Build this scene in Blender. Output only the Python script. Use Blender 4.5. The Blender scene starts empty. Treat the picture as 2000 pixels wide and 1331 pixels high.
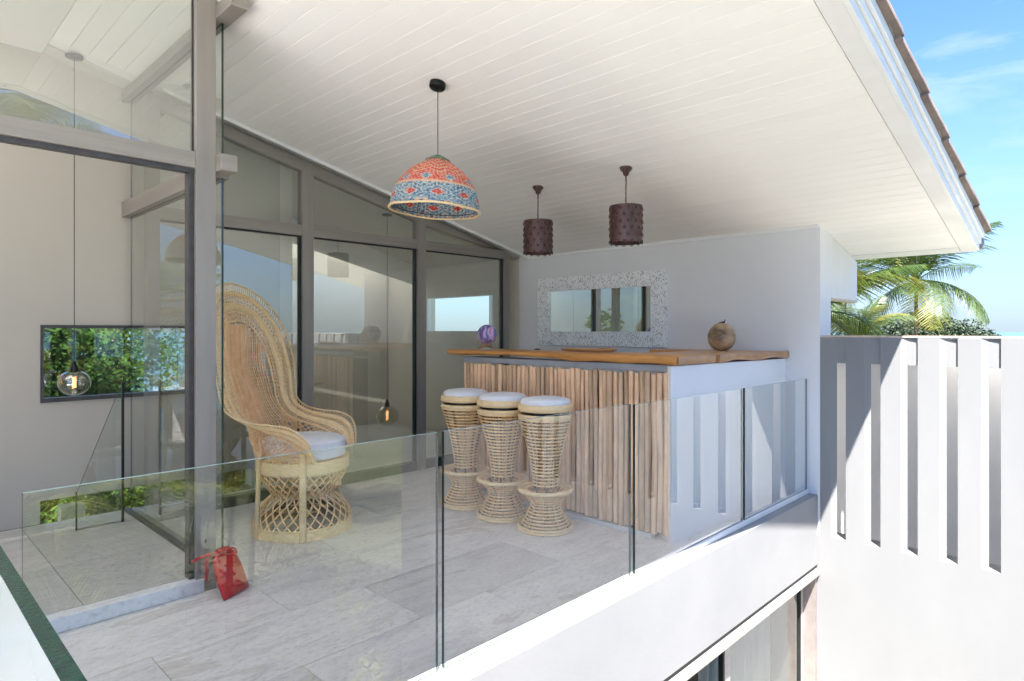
import bpy, bmesh, math, random
from math import sin, cos, pi, radians, sqrt, atan2
from mathutils import Vector, Matrix

random.seed(7)
scene = bpy.context.scene
COL = scene.collection

# ------------------------------------------------------------------ camera, sky, sun
CAM_YAW = 44.209
cam_d = bpy.data.cameras.new('camera')
cam_d.lens = 36 * 1233.9 / 2000
cam_d.sensor_width = 36
cam_d.shift_y = -18.8 / 2000
cam_d.clip_start = 0.02
cam_d.clip_end = 20000
cam = bpy.data.objects.new('camera', cam_d)
cam.location = (0, 0, 1.2)
cam.rotation_euler = (radians(90), 0, radians(CAM_YAW - 90))
COL.objects.link(cam)
scene.camera = cam

SUN_TO = Vector((-.42, -.35, 1)).normalized()
world = bpy.data.worlds.new("World")
scene.world = world
world.use_nodes = True
wn, wl = world.node_tree.nodes, world.node_tree.links
wn.clear()
w_out = wn.new('ShaderNodeOutputWorld')
w_bg = wn.new('ShaderNodeBackground')
w_sky = wn.new('ShaderNodeTexSky')
w_sky.sky_type = 'NISHITA'
w_sky.sun_disc = False
w_sky.sun_elevation = math.asin(SUN_TO.z)
w_sky.sun_rotation = atan2(SUN_TO.x, SUN_TO.y) % (2 * pi)
w_sky.air_density = 1.0
w_sky.dust_density = 0.3
w_sky.ozone_density = 3.5
w_bg.inputs['Strength'].default_value = 0.06
# thin streaky clouds mixed over the sky
w_tc = wn.new('ShaderNodeTexCoord')
w_map = wn.new('ShaderNodeMapping')
w_map.inputs['Scale'].default_value = (1.6, 1.6, 7.0)
w_map.inputs['Rotation'].default_value = (0.25, 0.1, 0.4)
w_n = wn.new('ShaderNodeTexNoise')
w_n.inputs['Scale'].default_value = 1.7
w_n.inputs['Detail'].default_value = 8
w_n.inputs['Roughness'].default_value = 0.6
w_n.inputs['Distortion'].default_value = 0.5
w_r = wn.new('ShaderNodeValToRGB')
w_r.color_ramp.elements[0].position = 0.52
w_r.color_ramp.elements[0].color = (0, 0, 0, 1)
w_r.color_ramp.elements[1].position = 0.80
w_r.color_ramp.elements[1].color = (.6, .6, .6, 1)
w_mix = wn.new('ShaderNodeMix')
w_mix.data_type = 'RGBA'
w_mix.inputs[7].default_value = (2.5, 2.7, 2.85, 1)
wl.new(w_tc.outputs['Generated'], w_map.inputs['Vector'])
wl.new(w_map.outputs['Vector'], w_n.inputs['Vector'])
wl.new(w_n.outputs['Fac'], w_r.inputs['Fac'])
wl.new(w_r.outputs['Color'], w_mix.inputs[0])
w_t = wn.new('ShaderNodeMix'); w_t.data_type = 'RGBA'; w_t.blend_type = 'MULTIPLY'; w_t.inputs[0].default_value = 1
w_t.inputs[7].default_value = (.42, .56, .76, 1)
wl.new(w_sky.outputs['Color'], w_t.inputs[6]); wl.new(w_t.outputs[2], w_mix.inputs[6])
# pale, slightly blue air towards the horizon
w_sep = wn.new('ShaderNodeSeparateXYZ'); wl.new(w_tc.outputs['Generated'], w_sep.inputs[0])
w_mr = wn.new('ShaderNodeMapRange'); w_mr.inputs[1].default_value = -.02; w_mr.inputs[2].default_value = .50
w_mr.inputs[3].default_value = 1; w_mr.inputs[4].default_value = 0
wl.new(w_sep.outputs[2], w_mr.inputs[0])
w_pw = wn.new('ShaderNodeMath'); w_pw.operation = 'POWER'; w_pw.inputs[1].default_value = 2.0; wl.new(w_mr.outputs[0], w_pw.inputs[0])
w_m2 = wn.new('ShaderNodeMix'); w_m2.data_type = 'RGBA'; w_m2.inputs[7].default_value = (1.2, 1.48, 1.72, 1)
wl.new(w_pw.outputs[0], w_m2.inputs[0]); wl.new(w_mix.outputs[2], w_m2.inputs[6])
wl.new(w_m2.outputs[2], w_bg.inputs['Color'])
wl.new(w_bg.outputs['Background'], w_out.inputs['Surface'])

sun_d = bpy.data.lights.new('sun', 'SUN')
sun_d.energy = 2.9
sun_d.angle = radians(0.5)
sun_d.color = (1.0, .97, .93)
sun = bpy.data.objects.new('sun', sun_d)
sun.rotation_euler = SUN_TO.to_track_quat('Z', 'Y').to_euler()
sun.location = (-4, -4, 12)
COL.objects.link(sun)

scene.view_settings.view_transform = 'Standard'
scene.view_settings.look = 'None'
scene.view_settings.gamma = 1
scene.view_settings.exposure = 3.1
scene.view_settings.use_curve_mapping = False
scene.cycles.max_bounces = 14
scene.cycles.diffuse_bounces = 7
scene.cycles.glossy_bounces = 6
scene.cycles.transmission_bounces = 10
scene.cycles.transparent_max_bounces = 40
scene.cycles.sample_clamp_indirect = 6

# ------------------------------------------------------------------ materials
def new_mat(name):
    m = bpy.data.materials.new(name)
    m.use_nodes = True
    nt = m.node_tree
    b = nt.nodes['Principled BSDF']
    return m, nt, b

def N(nt, t, **kw):
    n = nt.nodes.new(t)
    for k, v in kw.items():
        if k in n.inputs: n.inputs[k].default_value = v
        else: setattr(n, k, v)
    return n

def ramp(nt, stops):
    r = nt.nodes.new('ShaderNodeValToRGB')
    e = r.color_ramp.elements
    while len(e) > 1: e.remove(e[-1])
    e[0].position = stops[0][0]; e[0].color = (*stops[0][1], 1)
    for p, c in stops[1:]:
        x = e.new(p); x.color = (*c, 1)
    return r

def pm(name, c1, c2=None, scale=8, rough=.6, bump=0, bscale=None, stretch=(1, 1, 1), metal=0,
       spec=.5, detail=5, rand=0, island=0, lo=.35, hi=.65, coat=0, distort=0, world_co=False, rvar=0):
    """noise-mixed principled; rand = brightness change per object, island = per loose piece"""
    m, nt, b = new_mat(name)
    L = nt.links
    tc = N(nt, 'ShaderNodeTexCoord')
    mp = N(nt, 'ShaderNodeMapping', Scale=stretch)
    if world_co:
        g = N(nt, 'ShaderNodeNewGeometry'); L.new(g.outputs['Position'], mp.inputs['Vector'])
    elif rand:
        oi = N(nt, 'ShaderNodeObjectInfo')
        ad = N(nt, 'ShaderNodeVectorMath', operation='ADD')
        sc = N(nt, 'ShaderNodeVectorMath', operation='SCALE'); sc.inputs['Scale'].default_value = 37
        cb = N(nt, 'ShaderNodeCombineXYZ')
        L.new(oi.outputs['Random'], cb.inputs[0]); L.new(oi.outputs['Random'], cb.inputs[1]); L.new(oi.outputs['Random'], cb.inputs[2])
        L.new(cb.outputs[0], sc.inputs[0]); L.new(sc.outputs[0], ad.inputs[1])
        L.new(tc.outputs['Object'], ad.inputs[0]); L.new(ad.outputs[0], mp.inputs['Vector'])
    else:
        L.new(tc.outputs['Object'], mp.inputs['Vector'])
    nz = N(nt, 'ShaderNodeTexNoise', Scale=scale, Detail=detail, Roughness=.6, Distortion=distort)
    L.new(mp.outputs[0], nz.inputs['Vector'])
    col = None
    if c2 is None: c2 = tuple(x * .9 for x in c1)
    rp = ramp(nt, [(lo, c1), (hi, c2)])
    L.new(nz.outputs['Fac'], rp.inputs['Fac'])
    out = rp.outputs['Color']
    if rand or island:
        amt = rand or island
        hs = N(nt, 'ShaderNodeHueSaturation')
        mr = N(nt, 'ShaderNodeMapRange'); mr.inputs[3].default_value = 1 - amt; mr.inputs[4].default_value = 1 + amt
        if island:
            g2 = N(nt, 'ShaderNodeNewGeometry'); L.new(g2.outputs['Random Per Island'], mr.inputs[0])
        else:
            oi2 = N(nt, 'ShaderNodeObjectInfo'); L.new(oi2.outputs['Random'], mr.inputs[0])
        L.new(mr.outputs[0], hs.inputs['Value']); L.new(out, hs.inputs['Color'])
        out = hs.outputs['Color']
    L.new(out, b.inputs['Base Color'])
    b.inputs['Roughness'].default_value = rough
    if rvar:
        mr2 = N(nt, 'ShaderNodeMapRange'); mr2.inputs[3].default_value = rough - rvar; mr2.inputs[4].default_value = rough + rvar
        L.new(nz.outputs['Fac'], mr2.inputs[0]); L.new(mr2.outputs[0], b.inputs['Roughness'])
    b.inputs['Metallic'].default_value = metal
    b.inputs['Specular IOR Level'].default_value = spec
    b.inputs['Coat Weight'].default_value = coat
    if bump:
        n2 = N(nt, 'ShaderNodeTexNoise', Scale=bscale or scale * 3, Detail=6)
        L.new(mp.outputs[0], n2.inputs['Vector'])
        bp = N(nt, 'ShaderNodeBump', Strength=bump, Distance=.01)
        L.new(n2.outputs['Fac'], bp.inputs['Height']); L.new(bp.outputs[0], b.inputs['Normal'])
    return m

M = {}
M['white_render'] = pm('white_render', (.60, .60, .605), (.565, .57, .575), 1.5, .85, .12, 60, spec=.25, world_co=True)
M['fin_render_dimmed'] = pm('fin_render_dimmed', (.262, .260, .257), (.222, .223, .224), 1.6, .85, .05, 50, stretch=(1, 1, .3), lo=.3, hi=.8, spec=.25, world_co=True)  # white render coloured darker to hold down the sunlit wall
M['edge_render_dimmed'] = pm('edge_render_dimmed', (.30, .295, .292), (.27, .268, .268), 1.5, .85, .06, 60, spec=.25, world_co=True)  # same white render, coloured darker for the sunlit balcony edge
M['bar_side'] = pm('bar_side', (.84, .81, .79), (.81, .78, .765), 1.5, .85, .05, 60, spec=.25)  # same white, kept lighter in colour because its faces stand in shade
M['bar_wall_paint'] = pm('bar_wall_paint', (.73, .72, .72), (.705, .695, .695), 1.0, .8, .08, 70, spec=.25, world_co=True)
M['ceiling_paint'] = pm('ceiling_paint', (.89, .86, .82), (.87, .84, .80), 3, .6, .05, 40, spec=.3, rand=.012)
M['groove_paint'] = pm('groove_paint', (.86, .84, .81), None, 3, .8)
M['trim_white'] = pm('trim_white', (.82, .81, .79), None, 3, .5)
M['fascia_white'] = pm('fascia_white', (.82, .82, .81), (.77, .77, .76), 9, .45, .05)
M['interior_paint'] = pm('interior_paint', (.46, .42, .36), (.44, .40, .345), 1.3, .85, .05, 50, spec=.2, world_co=True)
M['hall_paint_lightened'] = pm('hall_paint_lightened', (.66, .61, .53), (.63, .585, .51), 1.3, .85, .05, 50, spec=.2, world_co=True)  # interior paint coloured lighter to brighten the dim hall
M['interior_ceiling'] = pm('interior_ceiling', (.60, .575, .52), None, 1.3, .85)
M['frame'] = pm('frame', (.31, .275, .24), (.25, .225, .20), 14, .45, .05, 90, stretch=(1, 1, .06), metal=.25, world_co=True)
M['frame_h'] = pm('frame_h', (.31, .275, .24), (.25, .225, .20), 14, .45, .05, 90, stretch=(.06, .06, 1.5), metal=.25, world_co=True)
M['frame_dark'] = pm('frame_dark', (.075, .07, .07), (.055, .05, .05), 20, .4, metal=.3)
M['gasket'] = pm('gasket', (.012, .012, .012), None, 10, .5)
M['alu_light'] = pm('alu_light', (.52, .48, .45), (.44, .40, .37), 24, .38, .03, 80, stretch=(.1, 1, 1), metal=.35, world_co=True)
M['alu_taupe'] = pm('alu_taupe', (.33, .285, .26), (.28, .24, .22), 14, .45, metal=.25, world_co=True)
M['tile_roof'] = pm('tile_roof', (.20, .15, .125), (.13, .10, .09), 10, .75, .3, 40, rand=.12)
M['metal_trim'] = pm('metal_trim', (.28, .30, .29), None, 20, .45, metal=.6)
M['cap'] = pm('cap', (.62, .50, .38), (.55, .42, .32), 10, .7)
M['marble'] = None
M['rattan'] = pm('rattan', (.90, .64, .34), (.78, .48, .22), 22, .5, .15, 120, detail=6, spec=.35, island=.10)
M['rattan_pale'] = pm('rattan_pale', (.90, .68, .38), (.80, .56, .29), 30, .5, .25, 160, stretch=(1, 1, 3), spec=.35, island=.07)
M['rattan_orange'] = pm('rattan_orange', (.90, .60, .34), (.78, .46, .22), 22, .5, .15, 120, spec=.35, island=.12)
M['shade_seam_brown'] = pm('shade_seam_brown', (.22, .13, .07), (.15, .085, .045), 22, .8)  # dark brown for shade in the gaps, also seam and lettering
M['cushion'] = pm('cushion', (.80, .79, .78), (.77, .76, .76), 12, .85, .2, 260, spec=.2)
M['wood_bar'] = pm('wood_bar', (.70, .32, .08), (.40, .155, .035), 3.2, .32, .06, 60, stretch=(7, .7, 7), spec=.5, coat=.25, distort=1.2, rand=.05, lo=.3, hi=.75)
M['wood_bar_side'] = pm('wood_bar_side', (.60, .31, .13), (.36, .17, .075), 3.2, .36, .06, 60, stretch=(.7, 7, 7), spec=.5, coat=.2, distort=1.4, rand=.05, lo=.3, hi=.75)
M['wood_stand'] = pm('wood_stand', (.55, .31, .16), (.42, .22, .11), 20, .5)
M['tray_wood'] = pm('tray_wood', (.60, .33, .15), (.50, .26, .11), 12, .4, stretch=(5, 1, 5))
M['stick'] = pm('stick', (.76, .50, .30), (.48, .28, .15), 6, .7, .12, 30, stretch=(.8, .8, .6), rand=.32, lo=.42, hi=.80, detail=8)
M['concrete'] = pm('concrete', (.33, .335, .345), (.27, .275, .28), 9, .8, .2, 60)
M['glass_edge'] = pm('glass_edge', (.003, .030, .022), (.001, .010, .009), 40, .12, spec=.8)
M['glass_edge_dark'] = pm('glass_edge_dark', (.0015, .014, .010), (.0006, .004, .004), 60, .2, spec=.4, bump=.2)
M['glass_edge_lit'] = pm('glass_edge_lit', (.42, .58, .53), (.35, .5, .46), 20, .15, spec=.8)  # light falling on the top edges is put into the colour
M['black_metal'] = pm('black_metal', (.016, .015, .015), (.01, .01, .01), 20, .35, metal=.5)
M['cord'] = pm('cord', (.02, .02, .02), None, 20, .6)
M['bronze'] = pm('bronze', (.13, .075, .068), (.075, .040, .036), 10, .36, .2, 60, metal=.5)
M['bronze_stud'] = pm('bronze_stud', (.13, .030, .022), (.08, .02, .015), 30, .2, metal=.3, island=.4)
M['ribbon_red'] = pm('ribbon_red', (.40, .003, .010), (.33, .002, .008), 30, .35, .1, 150, spec=.6)
M['bag_red'] = pm('bag_red', (.52, .003, .010), (.42, .002, .007), 9, .38, .25, 110, spec=.6)
M['silver_thread'] = pm('silver_thread', (.7, .5, .5), None, 20, .3, metal=.6)
M['mirror'], _nt, _b = new_mat('mirror')
_b.inputs['Base Color'].default_value = (.86, .90, .88, 1); _b.inputs['Metallic'].default_value = 1; _b.inputs['Roughness'].default_value = .012
M['palm_leaf'] = pm('palm_leaf', (.090, .130, .018), (.032, .064, .012), 1.2, .42, spec=.5, island=.30)
M['palm_leaf_yellow'] = pm('palm_leaf_yellow', (.24, .22, .022), (.11, .13, .016), 1.2, .42, spec=.5, island=.25)
M['palm_trunk'] = pm('palm_trunk', (.16, .115, .08), (.10, .07, .05), 9, .9, .5, 20, stretch=(1, 1, 5))
M['husk'] = pm('husk', (.24, .16, .06), (.14, .08, .03), 12, .7)
M['leaf'] = pm('leaf', (.048, .095, .018), (.022, .052, .011), .7, .8, spec=.1, island=.45)
M['leaf_light'] = pm('leaf_light', (.10, .155, .022), (.05, .10, .016), .7, .8, spec=.1, island=.4)
M['garden_leaf'] = pm('garden_leaf', (.26, .26, .045), (.07, .105, .022), .9, .9, spec=.05, island=.45)
M['garden_frond'] = pm('garden_frond', (.30, .31, .06), (.10, .14, .035), 1.2, .9, spec=.05, island=.3)
M['leaf_far'] = pm('leaf_far', (.06, .085, .045), (.04, .06, .035), .3, .7, island=.35)
M['bark'] = pm('bark', (.20, .17, .14), (.12, .10, .08), 9, .9, .4, 30)
M['bark_pale'] = pm('bark_pale', (.42, .38, .33), (.30, .27, .23), 9, .8, .3, 30)
M['ground'] = pm('ground', (.10, .12, .05), (.16, .15, .09), .35, .95, .3, 6, world_co=True)
M['deck'] = pm('deck', (.80, .78, .74), (.74, .72, .68), 2, .8, .15, 30, world_co=True)
M['bed'] = pm('bed', (.05, .055, .02), (.09, .075, .045), 3, .95, .5, 12)
M['sea'] = pm('sea', (.035, .13, .19), (.05, .17, .23), .02, .18, .25, .4, world_co=True)
M['dark_room'] = pm('dark_room', (.16, .16, .15), None, 3, .9)
M['curtain'] = pm('curtain', (.74, .76, .74), (.69, .72, .70), 4, .9)
M['soil_white'] = pm('soil_white', (.72, .72, .71), None, 4, .8)
M['book'] = pm('book', (.55, .50, .44), (.40, .36, .31), 20, .7)

def leaf_translucent(m, w=.35):
    nt = m.node_tree; b = nt.nodes['Principled BSDF']
    out = nt.nodes['Material Output']
    tr = N(nt, 'ShaderNodeBsdfTranslucent'); mx = N(nt, 'ShaderNodeMixShader', Fac=w)
    src = b.inputs['Base Color'].links[0].from_socket
    nt.links.new(src, tr.inputs['Color'])
    nt.links.new(b.outputs[0], mx.inputs[1]); nt.links.new(tr.outputs[0], mx.inputs[2])
    nt.links.new(mx.outputs[0], out.inputs['Surface'])
for k in ('palm_leaf', 'palm_leaf_yellow', 'leaf', 'leaf_light'): leaf_translucent(M[k])
leaf_translucent(M['curtain'], .5)

M['blind'] = pm('blind', (.66, .61, .52), None, 3, .9); leaf_translucent(M['blind'], .6)
M['opal'] = pm('opal', (.86, .86, .84), None, 5, .5); leaf_translucent(M['opal'], .8)

def glass_mat(name, tint, refl=1.0, base=0.0, rcol=(1, 1, 1)):
    """clear sheet glass: tinted see-through plus Fresnel mirror, real front faces only reflect"""
    m = bpy.data.materials.new(name); m.use_nodes = True
    nt = m.node_tree; nt.nodes.clear(); L = nt.links
    out = N(nt, 'ShaderNodeOutputMaterial')
    tr = N(nt, 'ShaderNodeBsdfTransparent', Color=(*tint, 1))
    gl = N(nt, 'ShaderNodeBsdfGlossy', Color=(*rcol, 1), Roughness=0.0)
    fr = N(nt, 'ShaderNodeFresnel', IOR=1.52)
    ge = N(nt, 'ShaderNodeNewGeometry')
    inv = N(nt, 'ShaderNodeMath', operation='SUBTRACT'); inv.inputs[0].default_value = 1
    mu = N(nt, 'ShaderNodeMath', operation='MULTIPLY')
    m2 = N(nt, 'ShaderNodeMath', operation='MULTIPLY'); m2.inputs[1].default_value = refl; m2.use_clamp = True
    a0 = N(nt, 'ShaderNodeMath', operation='ADD'); a0.inputs[1].default_value = base; L.new(fr.outputs[0], a0.inputs[0])
    mx = N(nt, 'ShaderNodeMixShader')
    L.new(ge.outputs['Backfacing'], inv.inputs[1])
    L.new(a0.outputs[0], mu.inputs[0]); L.new(inv.outputs[0], mu.inputs[1]); L.new(mu.outputs[0], m2.inputs[0])
    L.new(m2.outputs[0], mx.inputs[0]); L.new(tr.outputs[0], mx.inputs[1]); L.new(gl.outputs[0], mx.inputs[2])
    L.new(mx.outputs[0], out.inputs['Surface'])
    return m
M['glass_rail'] = glass_mat('glass_rail', (.972, .984, .976), 1.7, .025)
M['glass_window'] = glass_mat('glass_window', (.90, .93, .90), 1.7, .085)
M['glass_screen'] = glass_mat('glass_screen', (.93, .955, .94), 1.6, .03)
M['glass_bulb'] = glass_mat('glass_bulb', (.90, .85, .74), 2.2, .06)
M['filament'], _nt, _b = new_mat('filament')
_b.inputs['Base Color'].default_value = (.9, .5, .15, 1)
_b.inputs['Emission Color'].default_value = (1, .48, .14, 1); _b.inputs['Emission Strength'].default_value = .6

# milky privacy glass of the near guard rail
M['glass_milky'] = pm('glass_milky', (.175, .198, .198), (.165, .19, .19), 4, .25, spec=.6)

def stone_mat(name, c1, c2, vein, rough):
    m, nt, b = new_mat(name); L = nt.links
    tc = N(nt, 'ShaderNodeTexCoord'); oi = N(nt, 'ShaderNodeObjectInfo')
    ml = N(nt, 'ShaderNodeMath', operation='MULTIPLY'); ml.inputs[1].default_value = 61
    L.new(oi.outputs['Random'], ml.inputs[0])
    cb = N(nt, 'ShaderNodeCombineXYZ')
    for i in range(3): L.new(ml.outputs[0], cb.inputs[i])
    ad = N(nt, 'ShaderNodeVectorMath', operation='ADD')
    L.new(tc.outputs['Object'], ad.inputs[0]); L.new(cb.outputs[0], ad.inputs[1])
    mp = N(nt, 'ShaderNodeMapping', Scale=(1.0, 3.2, 1.0)); mp.inputs['Rotation'].default_value = (0, 0, .18)
    L.new(ad.outputs[0], mp.inputs['Vector'])
    n1 = N(nt, 'ShaderNodeTexNoise', Scale=2.6, Detail=9, Roughness=.62, Distortion=.9)
    n2 = N(nt, 'ShaderNodeTexNoise', Scale=1.1, Detail=7, Roughness=.55, Distortion=2.2)
    n3 = N(nt, 'ShaderNodeTexNoise', Scale=34, Detail=4)
    for n in (n1, n2, n3): L.new(mp.outputs[0], n.inputs['Vector'])
    r1 = ramp(nt, [(.3, c2), (.52, c1), (.75, tuple(min(1, x * 1.08) for x in c1))])
    L.new(n1.outputs['Fac'], r1.inputs['Fac'])
    r2 = ramp(nt, [(.0, (0, 0, 0)), (.60, (0, 0, 0)), (.645, (1, 1, 1)), (.74, (.15, .15, .15))])
    L.new(n2.outputs['Fac'], r2.inputs['Fac'])
    mx = N(nt, 'ShaderNodeMix', data_type='RGBA'); mx.inputs[7].default_value = (*vein, 1)
    mf = N(nt, 'ShaderNodeMath', operation='MULTIPLY'); mf.inputs[1].default_value = .38
    L.new(r2.outputs['Color'], mf.inputs[0]); L.new(mf.outputs[0], mx.inputs[0]); L.new(r1.outputs['Color'], mx.inputs[6])
    r3 = ramp(nt, [(.50, (1, 1, 1)), (.72, (.78, .76, .74))]); L.new(n3.outputs['Fac'], r3.inputs['Fac'])
    m2 = N(nt, 'ShaderNodeMix', data_type='RGBA', blend_type='MULTIPLY'); m2.inputs[0].default_value = 1
    L.new(mx.outputs[2], m2.inputs[6]); L.new(r3.outputs['Color'], m2.inputs[7])
    hs = N(nt, 'ShaderNodeHueSaturation'); mr = N(nt, 'ShaderNodeMapRange'); mr.inputs[3].default_value = .90; mr.inputs[4].default_value = 1.07
    L.new(oi.outputs['Random'], mr.inputs[0]); L.new(mr.outputs[0], hs.inputs['Value']); L.new(m2.outputs[2], hs.inputs['Color'])
    L.new(hs.outputs['Color'], b.inputs['Base Color'])
    b.inputs['Roughness'].default_value = rough
    bp = N(nt, 'ShaderNodeBump', Strength=.15, Distance=.01); L.new(n1.outputs['Fac'], bp.inputs['Height']); L.new(bp.outputs[0], b.inputs['Normal'])
    return m
M['stone'] = stone_mat('stone', (.67, .63, .58), (.55, .52, .485), (.38, .30, .21), .55)
M['stone_in'] = stone_mat('stone_in', (.50, .475, .43), (.44, .42, .385), (.40, .37, .33), .45)
M['marble'] = stone_mat('marble', (.74, .73, .70), (.62, .615, .61), (.36, .24, .15), .5)
M['grout'] = pm('grout', (.50, .485, .465), None, 20, .9)

# mirror frame: white chipped surface with grey pits
m, nt, b = new_mat('pitted_white'); L = nt.links
tc = N(nt, 'ShaderNodeTexCoord'); vo = N(nt, 'ShaderNodeTexVoronoi', Scale=62)
mp = N(nt, 'ShaderNodeMapping', Scale=(1, 1.5, .75)); mp.inputs['Rotation'].default_value = (.6, 0, 0)
nz = N(nt, 'ShaderNodeTexNoise', Scale=18, Detail=4)
L.new(tc.outputs['Object'], mp.inputs[0]); L.new(mp.outputs[0], vo.inputs['Vector']); L.new(tc.outputs['Object'], nz.inputs['Vector'])
mm = N(nt, 'ShaderNodeMath', operation='MULTIPLY'); L.new(nz.outputs['Fac'], mm.inputs[0]); mm.inputs[1].default_value = .62
ms = N(nt, 'ShaderNodeMath', operation='SUBTRACT'); L.new(vo.outputs['Distance'], ms.inputs[0]); L.new(mm.outputs[0], ms.inputs[1])
rp = ramp(nt, [(.0, (.46, .45, .445)), (.05, (.86, .855, .85)), (.2, (.90, .90, .895))]); L.new(ms.outputs[0], rp.inputs['Fac'])
L.new(rp.outputs['Color'], b.inputs['Base Color']); b.inputs['Roughness'].default_value = .7
bp = N(nt, 'ShaderNodeBump', Strength=.7, Distance=.01); L.new(ms.outputs[0], bp.inputs['Height']); L.new(bp.outputs[0], b.inputs['Normal'])
M['pitted_white'] = m

# galaxy globe swirl
m, nt, b = new_mat('galaxy'); L = nt.links
tc = N(nt, 'ShaderNodeTexCoord'); mp = N(nt, 'ShaderNodeMapping', Scale=(1, 1, .38)); mp.inputs['Rotation'].default_value = (.5, .2, .4)
nz = N(nt, 'ShaderNodeTexNoise', Scale=13, Detail=5, Distortion=1.6)
L.new(tc.outputs['Object'], mp.inputs[0]); L.new(mp.outputs[0], nz.inputs['Vector'])
rp = ramp(nt, [(.30, (.05, .04, .13)), (.42, (.16, .10, .26)), (.50, (.27, .22, .50)), (.57, (.62, .52, .78)), (.64, (.55, .15, .25)), (.74, (.10, .10, .22))])
L.new(nz.outputs['Fac'], rp.inputs['Fac']); L.new(rp.outputs['Color'], b.inputs['Base Color']); b.inputs['Roughness'].default_value = .35
M['galaxy'] = m
# coconut shell
M['coconut'] = pm('coconut', (.50, .33, .18), (.10, .05, .03), 9, .45, .3, 60, lo=.38, hi=.68, detail=7, stretch=(1, 1, 1.6))

# woven shade: colour attribute written per stitch
m, nt, b = new_mat('woven'); L = nt.links
ca = N(nt, 'ShaderNodeVertexColor'); ca.layer_name = 'stitch'
L.new(ca.outputs['Color'], b.inputs['Base Color']); b.inputs['Roughness'].default_value = .75
M['woven'] = m

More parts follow.
